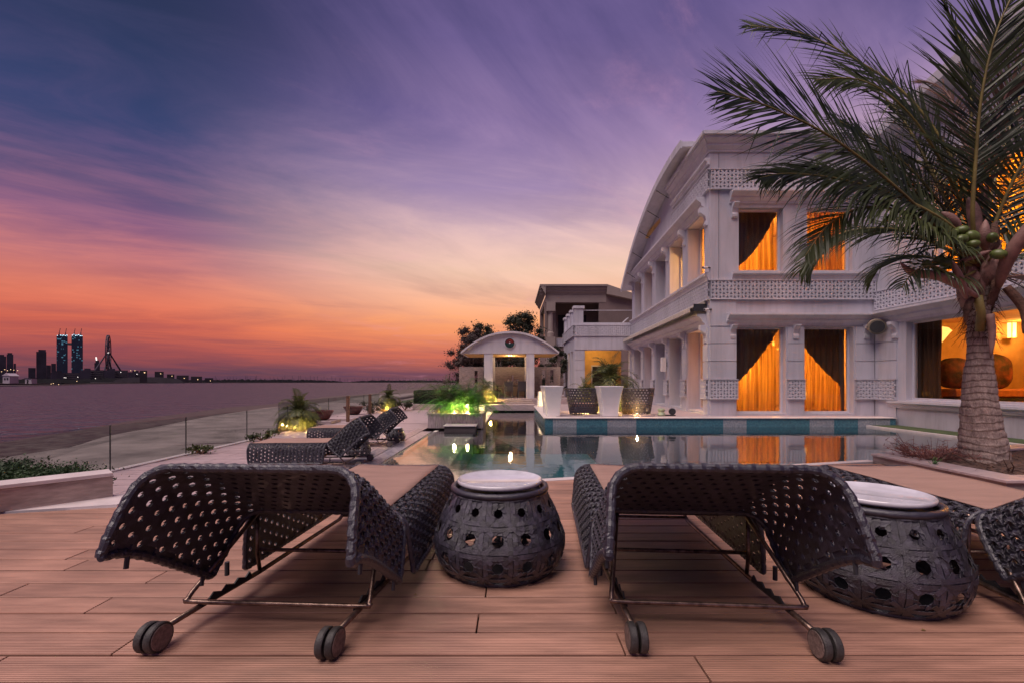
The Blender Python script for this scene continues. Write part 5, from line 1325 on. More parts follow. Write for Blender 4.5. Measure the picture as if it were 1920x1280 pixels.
b = MB(); b.lathe([(.18, 1.2), (.20, 2.6), (.26, 3.0), (.55, 3.45), (.60, 3.50), (.5, 3.62), (.1, 3.75)], 18, c=(16.5, 17.9)); b.build('shade', emis('pierced_brass_glow', (1, .60, .16), 1.6), sl); MB().lathe([(.25, .52), (.25, .56), (.04, .62), (.04, 1.2)], 14, c=(16.5, 17.9)).build('stem', brass, sl)
sc2 = thing('wall_sconce', 'lit glass wall sconce on the orange wall inside the wing room', 'wall lamp', (20.5, 18.7, 3.3))
MB().box(20.42, 20.62, 18.60, 18.76, 3.35, 3.95).build('glass_shade', lampglow, sc2); MB().box(20.38, 20.66, 18.58, 18.89, 3.28, 3.34).build('bracket', brass, sc2)
for x in (20.41, 20.63): MB().box(x-.015, x+.015, 18.56, 18.58, 3.345, 3.95).build('frame_bar', brass, sc2)
lamp('sconce_light', (20.5, 18.3, 3.5), 70, (1, .50, .14), .12)
lamp('wing_room_light', (18.2, 14.0, 3.3), 430, (1, .44, .07), .3)
lamp('wing_upper_light', (16.6, 12.5, 6.6), 1500, (1, .55, .10), .4)
def chandelier(c, lab, e, n=6, col=(1, .52, .15)):
    t = thing('chandelier', lab, 'chandelier', c); x, y, z = c
    MB().tube([(x, y, z+.9), (x, y, z)], .015, 6).build('stem', brass, t)
    for k in range(n):
        a = 2*math.pi*k/n; p = Vector((x+.34*math.cos(a), y+.34*math.sin(a), z+.06)); MB().tube([(x, y, z), ((x+p.x)/2, (y+p.y)/2, z-.10), tuple(p)], .012, 5).build('arm', brass, t); MB().ball(p+Vector((0, 0, .09)), .055, 8, 6, (1, 1, 1.5)).build('bulb', lampglow, t)
    lamp('chandelier_light', (x, y, z-.3), e, col, .25); return t
chandelier((11.6, 19.6, 3.05), 'small brass chandelier seen through the right ground floor window', 280)
chandelier((9.4, 20.4, 3.1), 'small brass chandelier behind the left ground floor window', 280)
chandelier((9.9, 20.0, 7.5), 'chandelier on the upper floor behind the corner room windows', 480)
chandelier((9.6, 26.5, 3.0), 'chandelier in the far ground floor room of the villa', 35)
chandelier((9.8, 26.0, 7.4), 'chandelier in the far upper room of the villa', 35)
dl = thing('desk_lamp', 'small lit picture lamp on a stand behind the right ground floor sheer', 'lamp', (11.6, 18.2, .36))
MB().box(11.3, 11.5, 18.0, 18.2, .36, 1.0).build('stand', darkmetal, dl); MB().box(11.22, 11.62, 17.95, 18.05, 1.02, 1.16).build('lamp_head', lampglow, dl)
wl2 = thing('leaf_floor_lamp', 'pierced glowing floor lamp behind the nearest ground floor side window', 'floor lamp', (8.6, 17.95, .36))
MB().lathe([(.05, 1.3), (.26, 1.9), (.28, 2.3), (.05, 2.9)], 16, c=(8.45, 17.95)).build('shade', emis('pierced_glow', (1, .62, .2), 1.8), wl2); MB().lathe([(.2, .36), (.2, .4), (.03, .45), (.03, 1.3)], 12, c=(8.45, 17.95)).build('stem', brass, wl2)
lamp('leaf_lamp_light', (9.0, 18.1, 2.2), 90, (1, .52, .14), .2)
lamp('table_lamp_light', (8.9, 18.7, 6.9), 90, (1, .52, .14), .2)
lamp('arcade_light', (6.2, 33, 3.9), 60, (1, .60, .16), .2)
o = thing('table_lamp', 'glowing lamp in the nearest upper side window', 'lamp', (8.5, 18.4, 4.95)); MB().lathe([(.22, 6.2), (.32, 6.6), (.26, 7.3), (.12, 7.4)], 14, c=(8.35, 18.3)).build('shade', emis('lamp_shade_glow', (1, .68, .30), 1.6), o); MB().tube([(8.35, 18.3, 4.92), (8.35, 18.3, 6.2)], .05, 8).build('stem', brass, o)
# ================================================================ VEGETATION
def bez(pts, n):
    out = []; pts = [Vector(p) for p in pts]; seg = smoothline([tuple(p) for p in pts], max(1, n//(len(pts)-1)))
    return [Vector(p) for p in seg]
def frond(name, parent, pts, nl, L0, nrm, m, width=.016, theta0=62, theta1=22, droop=.35, seed=0, stalk=.028, bare=.12, segs=4, stalkmat=None, breakp=.06, lenf=None, one=None, fold=0.0):
    """feather frond: a tapering rachis with leaflets on both sides, swept to the tip and bending under their weight"""
    r = random.Random(seed); P = bez(pts, 26); nrm = Vector(nrm).normalized()
    n = len(P); b = MB()
    rb = MB(); rb.tube(P, [stalk*.72*(1-.9*i/(n-1))+.003 for i in range(n)], 6)
    cum = [0]
    for a, c in zip(P, P[1:]): cum.append(cum[-1]+(c-a).length)
    T = cum[-1]
    def at(t):
        d = t*T
        for i in range(n-1):
            if d <= cum[i+1] or i == n-2: f = (d-cum[i])/max(1e-6, cum[i+1]-cum[i]); return P[i].lerp(P[i+1], f), (P[i+1]-P[i]).normalized()
    for k in range(nl):
        t = bare+(1-bare)*(k+.5)/nl
        p, tg = at(min(.999, t)); side0 = nrm.cross(tg).normalized()
        env = (math.sin(math.pi*min(1, (t-bare)/(1-bare)*.86+.13))**.6) if lenf is None else lenf(t)
        for sg in (-1, 1):
            if one and sg != one and t > .3: continue
            if r.random() < .03: continue
            L = L0*env*r.uniform(.85, 1.12); th = R(theta0+(theta1-theta0)*t+r.uniform(-6, 6))
            d = (tg*math.cos(th)+side0*sg*math.sin(th)+nrm*(r.uniform(-.14, .10)+fold)).normalized()
            wv = d.cross(nrm).normalized(); wv = (wv + nrm*r.uniform(-.5, .5)).normalized(); w = width*r.uniform(.8, 1.15)
            q = p.copy(); dd = d.copy(); prev = None; brk = r.random() < breakp; bk = r.randint(1, segs-1)
            for s in range(segs+1):
                f = s/segs; ww = w*(.55+.9*f if f < .35 else (1-f)*1.32+.04)*.5*1.3
                cur = [b.P(q-wv*ww), b.P(q+wv*ww)]
                if prev: b.f.append([prev[0], prev[1], cur[1], cur[0]])
                prev = cur
                q = q+dd*(L/segs); dd = (dd+Vector((0, 0, -1))*droop*(.25+f)/segs*1.6).normalized()
                if brk and s == bk: dd = (dd+Vector((r.uniform(-.3, .3), r.uniform(-.3, .3), -1.4))).normalized()
    o = b.build(name, m, parent, fix=False)
    rb.build('rachis', stalkmat or stalkm, o, smooth=True, fix=False)
    return o
palm = thing('coconut_palm', 'coconut palm with swollen ringed trunk and green coconuts in the soil bed by the pool', 'palm tree', (6.22, 6.0, DECK+.1))
# trunk
bx_, by_ = 6.22, 6.0
zs = [.46, .56, .74, .95, 1.2, 1.5, 1.8, 2.1, 2.35, 2.60, 2.85]
rs = [.262, .255, .236, .210, .186, .160, .132, .108, .108, .125, .130]
cxs = [6.22, 6.22, 6.205, 6.19, 6.175, 6.165, 6.16, 6.155, 6.15, 6.145, 6.15]
b = MB(); K = 44; rings = []; nr = 150
for i in range(nr+1):
    z = zs[0]+(zs[-1]-zs[0])*i/nr
    for k in range(len(zs)-1):
        if z <= zs[k+1]: f = (z-zs[k])/(zs[k+1]-zs[k]); f2 = f; rr = rs[k]+(rs[k+1]-rs[k])*f2; cc_ = cxs[k]+(cxs[k+1]-cxs[k])*f2; break
    ring = []
    for a in range(K):
        an = 2*math.pi*a/K; ph = z*11+.5*noise.noise((math.cos(an)*1.5, math.sin(an)*1.5, z*1.3)); saw = ph % 1.0
        q = rr*(1+.055*(saw if saw > .12 else 1-saw*6)-.02) + .010*noise.noise((math.cos(an)*6, math.sin(an)*6, z*3)) + .006*math.sin(an*38+noise.noise((an, z*4, 2))*5)
        ring.append(b.P((cc_+q*math.cos(an), by_+q*math.sin(an), z)))
    rings.append(ring)
for a, c in zip(rings, rings[1:]):
    for k in range(K): j = (k+1) % K; b.f.append([a[k], a[j], c[j], c[k]])
tr_o = b.build('trunk', barkm, palm, smooth=True, fix=False)
# fibrous sheaths round the top of the trunk
def sheath(name, a, z0, z1, r0, r1, wd, m, seed=0, bulge=.04, parent=palm):
    r = random.Random(seed); b = MB(); g = []; n, mm = 9, 7
    for i in range(n+1):
        f = i/n; row = []; z = z0+(z1-z0)*f; rr = (r0+(r1-r0)*f**1.3)*.8+bulge*math.sin(math.pi*f); w = wd*(1-.75*f**2)*(.8+.2*math.sin(3*f))
        for j in range(mm+1):
            s = (j/mm-.5)*2; an = a+s*w; rq = rr-.05*abs(s)**2*f+.012*r.uniform(-1, 1); row.append(b.P((6.15+rq*math.cos(an), 6.0+rq*math.sin(an), z+.02*r.uniform(-1, 1)-.03*s*s)))
        g.append(row)
    for p, q in zip(g, g[1:]):
        for j in range(mm): b.f.append([p[j], p[j+1], q[j+1], q[j]])
    return b.build(name, m, parent, fix=False, smooth=True, solid=.006)
for i in range(16): sheath('leaf_sheath', i*2.4+.3, 2.45+i*.045, 2.85+i*.05, .16, .24+.05*rnd.random(), .75, (fibrem, spathem, fibrem)[i % 3], i, .05)
b = MB()
for i in range(260):
    a = rnd.uniform(0, 6.28); z = rnd.uniform(2.1, 3.0); r0 = .10+.07*max(0, z-2.5); p = Vector((6.15+r0*math.cos(a), 6+r0*math.sin(a), z)); d = Vector((math.cos(a), math.sin(a), rnd.uniform(-1.2, .4)))*rnd.uniform(.05, .17)
    b.tube([p, p+d*.5+Vector((0, 0, .02)), p+d+Vector((rnd.uniform(-.04, .04), 0, -.05))], [.006, .004, .0015], 3)
b.build('trunk_fibre', fibrem, palm, fix=False)
MB().tube([(6.02, 5.85, 2.20), (5.98, 5.80, 2.42), (5.88, 5.75, 2.62)], [.05, .045, .05], 8).build('cut_stalk', stalkm, palm, smooth=True)
for (pts, rr) in (([(6.30, 5.8, 2.75), (6.42, 5.7, 2.45), (6.40, 5.68, 2.15)], [.05, .06, .02]), ([(5.9, 5.8, 2.66), (5.76, 5.75, 2.5), (5.72, 5.74, 2.3)], [.03, .035, .01])):
    MB().tube(bez(pts, 8), [rr[0]+(rr[2]-rr[0])*i/8+.02*math.sin(math.pi*i/8) for i in range(9)][:len(bez(pts, 8))], 6).build('hanging_sheath', fibrem, palm, smooth=True)
MB().tube(bez([(6.07, 5.79, 2.4), (6.08, 5.76, 2.15), (6.05, 5.75, 1.85)], 6), [.055, .05, .045, .04, .035, .02, .008], 6).build('loose_bark_strip', spathem, palm, smooth=True)
# crown fronds, each from the heart of the crown
H_ = Vector((6.17, 5.98, 3.05))
def fp(*pts): return [tuple(H_)] + [tuple(px(x, y, d)) for x, y, d in pts]
G = cocoleaf
frond('frond', palm, fp((1795, 470, 5.8), (1700, 370, 5.5), (1565, 262, 5.2), (1440, 200, 5.0), (1345, 172, 4.85)), 120, 1.35, (.25, -.90, .36), G, .024, 74, 30, .17, 1, .036, .20)
frond('frond', palm, fp((1800, 330, 6.3), (1710, 190, 6.5), (1600, 110, 6.7), (1500, 62, 6.9), (1400, 48, 7.0)), 96, 1.15, (.3, -.85, .4), G, .028, 70, 28, .14, 2, .034, .22, breakp=.22)
frond('frond', palm, fp((1790, 430, 5.7), (1690, 372, 5.5), (1580, 338, 5.3), (1480, 326, 5.2), (1425, 334, 5.1)), 124, 1.1, (-.1, -.75, .65), G, .028, 62, 22, 1.05, 3, .034, .18)
frond('frond', palm, fp((1780, 470, 5.9), (1690, 432, 6.2), (1600, 432, 6.5), (1535, 462, 6.7), (1500, 510, 6.8)), 90, .95, (0, -.6, .8), G, .026, 66, 26, 1.3, 4, .03, .15)
frond('frond', palm, fp((1790, 500, 6.4), (1730, 480, 6.8), (1665, 488, 7.1), (1625, 520, 7.3)), 60, .8, (0, -.6, .8), G, .026, 66, 30, 1.3, 5, .03, .15)
frond('frond', palm, fp((1822, 300, 6.2), (1818, 150, 6.3), (1790, 50, 6.4), (1755, -25, 6.4)), 54, .38, (.2, -.9, .2), G, .030, 22, 10, .15, 6, .032, .50)
frond('frond', palm, fp((1824, 420, 5.8), (1830, 290, 5.7), (1842, 170, 5.6), (1872, 50, 5.5), (1925, -60, 5.4)), 100, 1.15, (-.15, -.95, .2), G, .024, 66, 28, .30, 7, .040, .30)
frond('frond', palm, fp((1865, 420, 5.9), (1915, 310, 5.7), (1985, 230, 5.6), (2060, 200, 5.5)), 70, 1.0, (-.3, -.8, .4), G, .030, 64, 28, .5, 8, .034, .16)
frond('frond', palm, fp((1885, 490, 5.8), (1950, 440, 5.6), (2030, 430, 5.5), (2100, 480, 5.4)), 60, .85, (-.2, -.7, .7), G, .028, 64, 28, 1.0, 10, .034, .14)
frond('frond', palm, fp((1860, 360, 6.8), (1900, 220, 7.2), (1930, 120, 7.6), (1950, 30, 8.0)), 64, 1.0, (-.2, -.8, -.4), G, .030, 64, 28, .5, 11, .034, .16)
frond('frond', palm, fp((1880, 520, 6.4), (1930, 520, 6.7), (1990, 560, 6.9), (2030, 640, 7.0)), 44, .7, (-.1, -.6, .8), dryleaf, .026, 64, 28, 1.3, 13, .03, .14, stalkmat=spathem)
frond('frond', palm, fp((1760, 420, 6.5), (1690, 330, 7.0), (1620, 290, 7.4), (1540, 290, 7.8)), 80, .95, (.2, -.7, .6), G, .030, 62, 28, .8, 14, .034, .16)
frond('frond', palm, fp((1775, 380, 6.4), (1700, 235, 6.9), (1640, 170, 7.2), (1570, 150, 7.4)), 52, .8, (.25, -.8, .5), G, .030, 58, 28, .5, 15, .034, .22, breakp=.3)
frond('frond', palm, fp((1850, 340, 6.0), (1872, 220, 6.0), (1905, 150, 5.9), (1960, 130, 5.8)), 40, .7, (-.2, -.9, .3), dryleaf, .028, 60, 28, 1.4, 16, .03, .4, stalkmat=spathem, breakp=.3)
frond('frond', palm, fp((1800, 520, 5.7), (1752, 500, 5.5), (1716, 508, 5.4), (1690, 540, 5.3)), 30, .5, (0, -.6, .8), G, .024, 66, 30, 1.5, 17, .024, .2)
frond('frond', palm, fp((1830, 470, 7.0), (1760, 330, 8.2), (1700, 300, 9.0), (1620, 330, 9.6)), 80, .95, (.1, -.3, .9), G, .030, 62, 28, .9, 18, .034, .16)
frond('frond', palm, fp((1810, 400, 6.2), (1745, 270, 6.0), (1680, 190, 5.9), (1610, 150, 5.8), (1530, 150, 5.7)), 110, 1.05, (.25, -.85, .45), G, .024, 60, 26, .55, 31, .034, .2)
frond('frond', palm, fp((1790, 420, 6.6), (1720, 330, 6.9), (1650, 270, 7.2), (1560, 220, 7.5)), 96, 1.1, (.2, -.8, .55), G, .026, 62, 28, .7, 32, .034, .18)
frond('frond', palm, fp((1825, 360, 6.4), (1800, 230, 6.6), (1770, 170, 6.8), (1720, 150, 7.0)), 70, .75, (.2, -.85, .4), dryleaf, .024, 60, 28, 1.1, 33, .03, .25, stalkmat=spathem, breakp=.3)
frond('frond', palm, fp((1780, 450, 5.6), (1700, 400, 5.4), (1620, 390, 5.3), (1555, 420, 5.2), (1510, 480, 5.1)), 100, .85, (0, -.6, .8), G, .022, 64, 26, 1.2, 35, .028, .16)
# boat shaped dry spathes and coconuts
def spathe(pts, r0, m=spathem):
    P = bez(pts, 10); n = len(P); MB().tube(P, [max(.004, r0*math.sin(math.pi*(.12+.86*i/(n-1)))) for i in range(n)], 8).build('spathe', m, palm, smooth=True)
spathe([px(1838, 560, 5.75), px(1765, 520, 5.6), px(1712, 512, 5.55), px(1688, 492, 5.5)], .055)
spathe([px(1850, 470, 5.75), px(1846, 440, 5.7), px(1848, 412, 5.7)], .06)
spathe([px(1872, 540, 5.8), px(1888, 490, 5.6), px(1925, 430, 5.4), px(1960, 390, 5.3)], .075)
spathe([px(1800, 490, 5.7), px(1830, 480, 5.6), px(1858, 470, 5.6)], .035)
spathe([px(1812, 560, 5.7), px(1798, 520, 5.6), px(1785, 488, 5.55)], .045)
spathe([px(1800, 430, 5.8), px(1782, 410, 5.8), px(1765, 398, 5.8)], .06)
spathe([px(1832, 460, 5.9), px(1826, 400, 5.9), px(1815, 370, 5.9)], .07)
nuts = [(1803, 432, 9), (1823, 444, 11.5), (1803, 449, 9.5), (1805, 462, 9.5), (1824, 470, 9.5), (1766, 456, 8), (1861, 446, 9), (1872, 477, 10), (1738, 496, 8), (1760, 488, 8.5), (1771, 492, 9), (1825, 458, 8), (1788, 438, 7)]
for i, (x, y, r) in enumerate(nuts):
    c = px(x, y, 5.62-.04*(i % 3)); rr = r*5.6/F
    b = MB(); b.ball((0, 0, 0), rr, 14, 9, (1.08, 1, 1)); o = b.build('coconut', nutm, None, smooth=True); o.parent = palm; o.location = ROOTM[palm.name].inverted() @ c; o.rotation_euler = (rnd.uniform(-.6, .6), rnd.uniform(-.8, .8), rnd.uniform(0, 3)); o.scale = (1.15, .92, .95)
    MB().tube([c+Vector((0, 0, rr*.6)), c.lerp(H_, .35)+Vector((0, 0, .03)), c.lerp(H_, .7)], [.010, .012, .016], 5).build('nut_stalk', stalkm, palm, smooth=True)
# twiggy litter at the foot of the palm
def twigs(name, c, n, L, m, sp=.3, up=.7, th=.004, seed=1, ends=True):
    r = random.Random(seed); b = MB()
    for i in range(n):
        a = r.uniform(0, 6.28); rr = sp*math.sqrt(r.random()); p = Vector((c[0]+rr*math.cos(a), c[1]+rr*math.sin(a), c[2]-.01)); d = Vector((math.cos(a)*.8+r.uniform(-.5, .5), math.sin(a)*.8+r.uniform(-.5, .5), up+r.uniform(-.3, .5))).normalized(); l = L*r.uniform(.5, 1.2)
        p1 = p+d*l*.5; d2 = (d+Vector((r.uniform(-.5, .5), r.uniform(-.5, .5), -.2))).normalized(); p2 = p1+d2*l*.5
        b.tube([p, p1, p2], [th, th*.8, th*.4], 3, caps=False)
        if ends:
            for k in range(3): q = p1.lerp(p2, r.random()); e = Vector((r.uniform(-1, 1), r.uniform(-1, 1), r.uniform(-.3, 1))).normalized()*l*.22; s = e.orthogonal().normalized()*.006; b.f.append([b.P(q-s), b.P(q+s), b.P(q+e)])
    return b.build(name, m, fix=False)
tag(twigs('twiggy_shrub', (5.66, 6.18, .50), 190, .34, redtwig, .20, .5), 'low reddish twiggy shrub at the left foot of the coconut palm', 'shrub')
tag(twigs('dry_palm_roots', (6.0, 5.52, .49), 60, .42, dryleaf, .32, -.02, .008, 3), 'tangle of dry grey roots and twigs on the soil in front of the palm trunk', 'twigs')
tag(twigs('green_weed', (5.30, 5.72, .515), 16, .10, brightleaf, .015, .9, .003, 5), 'tiny green weed growing from the joint of the travertine curb', 'weed')
b = MB()
for i in range(900):
    x = rnd.uniform(5.5, 8.6); y = rnd.uniform(5.05, 6.3+(x-5.5)*.25); s = rnd.uniform(.006, .02); z = DECK+.10+.03*rnd.random(); a = rnd.uniform(0, 6.3)
    b.f.append([b.P((x+s*math.cos(a+k*2.1), y+s*math.sin(a+k*2.1), z+rnd.uniform(0, .015))) for k in range(3)])
b.build('soil_litter', dryleaf, fix=False, kind='stuff')

# --- small date palms
def small_palm(loc, H, Rr, label, trunk=.25, n=34, m=dateleaf, seed=0, cat='palm', group='small date palms', tr=.07, nl=20, name='small_palm', lw=.022):
    r = random.Random(seed); t = thing(name, label, cat, loc, 0, group); x, y, z = loc
    b = MB(); k = 12; rings = [(tr*(1.1-.3*i/k)*(1+.18*(i % 2)), z+trunk*i/k) for i in range(k+1)]; b.lathe(rings, 10, c=(x, y)); b.build('trunk', fibrem, t)
    b = MB(); sb_ = MB()
    for i in range(n):
        a = i*2.399+r.uniform(-.2, .2); el = R(86-118*(i/(n-1))**1.0+r.uniform(-8, 8)); L = Rr*r.uniform(.9, 1.15)*(1.1 if el > .6 else 1)
        P = [Vector((x, y, z+trunk))]; d = Vector((math.cos(a)*math.cos(el), math.sin(a)*math.cos(el), math.sin(el)))
        K2 = 9
        for s in range(K2): P.append(P[-1]+d*L/K2); d = (d+Vector((0, 0, -.27-.10*s/K2))).normalized()
        sb_.tube(P, [.008*(1-.8*s/K2) for s in range(K2+1)], 3, caps=False)
        for s in range(nl):
            f = .12+.88*(s+.5)/nl; q = f*K2; i0 = min(K2-1, int(q)); p = P[i0].lerp(P[i0+1], q-i0); tg = (P[i0+1]-P[i0]).normalized(); side = tg.cross(Vector((0, 0, 1)))
            if side.length < .05: side = Vector((1, 0, 0))
            side.normalize(); upv = side.cross(tg); l = Rr*.36*math.sin(math.pi*min(1, f*.8+.15))**.7*r.uniform(.8, 1.15)
            for sg in (-1, 1):
                dd = (tg*.75+side*sg*.8+upv*.25+Vector((0, 0, -.1))).normalized(); w = dd.cross(upv).normalized()*lw*.5
                p1 = p+dd*l*.55; p2 = p+dd*l+Vector((0, 0, -.22*l))
                i1 = [b.P(p-w*.6), b.P(p+w*.6), b.P(p1+w), b.P(p1-w), b.P(p2)]; b.f += [[i1[0], i1[1], i1[2], i1[3]], [i1[3], i1[2], i1[4]]]
    o = b.build('crown', m, t, fix=False); sb_.build('stalks', stalkm, t, fix=False); return t
def tuft_mb(b, c, n, L, sp, r, w=.008, lean=.7, segs=4):
    for i in range(n):
        a = r.uniform(0, 6.28); rr = sp*math.sqrt(r.random()); p = Vector((c[0]+rr*math.cos(a), c[1]+rr*math.sin(a), c[2])); ln = r.uniform(.1, lean); d = Vector((math.cos(a)*ln, math.sin(a)*ln, 1)).normalized(); l = L*r.uniform(.6, 1.15)
        side = Vector((-math.sin(a), math.cos(a), 0))*w; prev = None
        for s in range(segs+1):
            f = s/segs; q = [b.P(p-side*(1-f*.9)), b.P(p+side*(1-f*.9))]
            if prev: b.f.append([prev[0], prev[1], q[1], q[0]])
            prev = q; p = p+d*l/segs; d = (d+Vector((math.cos(a)*.22, math.sin(a)*.22, -.30))).normalized()
def tuft(name, c, n, L, sp, m, label, cat='grass tuft', seed=0, w=.008, lean=.7, group=None):
    b = MB(); tuft_mb(b, c, n, L, sp, random.Random(seed), w, lean); return tag(b.build(name, m, fix=False), label, cat, group)
def uplight(p, aim, e, label, col=(1, .60, .22), grp='ground uplights'):
    t = thing('uplight', label, 'uplight', p, 0, grp); v = Vector(p); d = (Vector(aim)-v).normalized()
    MB().tube([v+Vector((0, 0, 0)), v+Vector((0, 0, .05))], .012, 6).build('spike', darkmetal, t); MB().tube([v+Vector((0, 0, .05))-d*.03, v+Vector((0, 0, .05))+d*.045], .034, 12).build('housing', darkmetal, t); MB().tube([v+Vector((0, 0, .05))+d*.046, v+Vector((0, 0, .05))+d*.052], .028, 12).build('lens', spotglow, t)
    lamp('uplight_beam', tuple(v+Vector((0, 0, .05))+d*.075+Vector((0, -.05, .05))), e*13, col, .03); return t
def ring_bed(c, r, label, seed):
    x, y, z = c; b = MB(); rr = random.Random(seed)
    for i in range(26): a = 2*math.pi*i/26; tuft_mb(b, (x+r*math.cos(a), y+r*math.sin(a), z), 16, .20, .10, rr, .006, 1.0, 3)
    for i in range(14): a = 2*math.pi*i/14; tuft_mb(b, (x+r*.55*math.cos(a), y+r*.55*math.sin(a), z), 12, .16, .10, rr, .006, 1.0, 3)
    tag(b.build('ornamental_grass', goldgrass, fix=False), label, 'grass', 'rings of golden grass under the palms')
# palm at the terrace edge (lit) and its ring of grass
p1 = (-6.90, 14.75, 0.0)
small_palm(p1, 1, .80, 'small date palm lit from below at the sea edge of the terrace, nearer of two', .40, 58, seed=3, nl=26)
ring_bed((-6.9, 14.75, .02), .44, 'ring of golden grass around the foot of the nearer lit palm', 1)
MB().prism([(-7.6, 14.0), (-6.4, 14.0), (-6.4, 15.5), (-7.6, 15.5)], -.05, .012).build('palm_bed', soilm, kind='structure')
uplight((-6.82, 14.30, .0), (-6.9, 14.8, .8), 4.5, 'bright uplight in the grass at the foot of the nearer terrace palm')
uplight((-6.55, 14.55, .0), (-6.8, 14.8, .8), 2.5, 'second uplight right of the trunk of the nearer terrace palm')
uplight((-7.25, 14.5, .0), (-7.0, 14.8, .8), 2, 'third uplight left of the trunk of the nearer terrace palm')
p2 = (-6.45, 23.9, 0.0)
small_palm(p2, 1, .68, 'small date palm lit from below beside the low bushes, farther of two', .62, 48, seed=5, nl=22)
ring_bed((-6.4, 23.8, .02), .42, 'ring of grass around the farther lit palm', 2)
uplight((-6.40, 23.4, .0), (-6.45, 23.9, .9), 5, 'bright uplight in front of the farther terrace palm')
# raised planter plants
def arching(name, c, n, L, m, label, seed, w=.010, sp=.35, lean=.9):
    r = random.Random(seed); b = MB()
    for i in range(n):
        a = r.uniform(0, 6.28); rr = sp*r.random(); p = Vector((c[0]+rr*math.cos(a), c[1]+rr*math.sin(a), c[2])); ln = r.uniform(.05, lean); d = Vector((math.cos(a)*ln, math.sin(a)*ln, 1)).normalized(); l = L*r.uniform(.55, 1.1); K = 7; P = [p]
        for s in range(K): P.append(P[-1]+d*l/K); d = (d+Vector((math.cos(a)*.10, math.sin(a)*.10, -.20-.04*s))).normalized()
        side = Vector((-math.sin(a), math.cos(a), 0))
        for s in range(K):
            f = s/K; q0, q1 = P[s], P[s+1]; ww = w*(1-f)*.4+.002; b.f.append([b.P(q0-side*ww), b.P(q0+side*ww), b.P(q1+side*ww*.8), b.P(q1-side*ww*.8)])
            if f > .25:
                for k in range(5):
                    q = q0.lerp(q1, k/5); tg = (q1-q0).normalized()
                    for sg in (-1, 1):
                        dd = (tg*.8+side*sg*.7+Vector((0, 0, .1))).normalized(); l2 = L*.13*r.uniform(.7, 1.2); e = q+dd*l2+Vector((0, 0, -.2*l2)); b.f.append([b.P(q-tg*w*.35), b.P(q+tg*w*.35), b.P(e)])
    return tag(b.build(name, m, fix=False), label, 'plant', 'leafy plants in the raised planter')
arching('fountain_palm', (-1.62, 16.0, .45), 150, 1.75, brightleaf, 'bright green arching plant lit from below in the middle of the raised planter', 1, .020, .30, 1.1)
arching('fountain_palm', (-2.15, 16.2, .45), 80, 1.5, brightleaf, 'green arching plant at the left side of the raised planter', 2, .018, .25, 1.0)
arching('papyrus', (-2.35, 16.5, .45), 80, 2.2, dateleaf, 'tall dark feathery plant rising at the back left of the raised planter', 3, .014, .18, .55)
arching('papyrus', (-1.50, 16.5, .45), 70, 1.9, dateleaf, 'dark feathery plant behind the bright one in the raised planter', 4, .014, .25, .6)
b = MB(); r_ = random.Random(9)
for i in range(40): tuft_mb(b, (r_.uniform(-2.65, -1.15), r_.uniform(15.4, 16.6), .44), 12, .30, .10, r_, .006, 1.1, 3)
tag(b.build('planter_grass', goldgrass, fix=False), 'red and gold low grass covering the soil of the raised planter', 'grass')
uplight((-1.98, 15.50, .44), (-1.8, 16.0, 1.4), 8, 'left bright uplight at the front of the raised planter', (1, .78, .36))
uplight((-1.50, 15.48, .44), (-1.6, 16.0, 1.4), 8, 'right bright uplight at the front of the raised planter', (1, .78, .36))
# palm at the left column of the pavilion
small_palm((-1.42, 24.9, .48), 1, .95, 'yellow lit small date palm before the left pavilion column', .55, 34, seed=8, nl=18)
uplight((-1.15, 24.85, .48), (-1.4, 24.9, 1.3), 22, 'uplight beside the palm at the left pavilion column', (1, .66, .20))
tuft('golden_tuft', (-1.1, 24.9, .48), 50, .25, .35, goldgrass, 'low golden grass round the palm at the left pavilion column', seed=4)
# palms on the villa terrace
small_palm((4.35, 20.1, TZ), 1, 1.45, 'tall bushy date palm on the villa terrace behind the armchairs', 1.05, 56, seed=11, nl=24, tr=.20, lw=.03)
uplight((4.2, 19.3, TZ), (4.35, 20.1, 2), 26, 'hidden uplight in front of the tall terrace date palm', (1, .60, .2))
small_palm((3.20, 19.9, TZ), 1, .95, 'smaller yellow lit date palm left of the tall one on the villa terrace', .55, 34, seed=12, nl=18, tr=.12, lw=.024)
uplight((3.15, 19.3, TZ), (3.2, 19.9, 1.6), 22, 'hidden uplight under the smaller terrace date palm', (1, .62, .16))
tag(twigs('dry_grass_clump', (4.32, 17.0, TZ), 70, .40, goldgrass, .10, .9, .004, 12), 'glowing dry grass clump beside the right white planter', 'grass tuft')
uplight((4.62, 16.72, TZ), (4.4, 17.0, .8), 1.6, 'bright low uplight on the terrace right of the white planter')
pd = thing('stone_slab_bench', 'flat pale stone slab on the terrace between the armchairs', 'slab', (4.1, 16.9, TZ)); MB().box(2.6, 3.2, 16.55, 16.9, TZ+.001, TZ+.05).box(4.0, 5.2, 16.55, 16.95, TZ+.001, TZ+.05).build('slab', trav, pd)
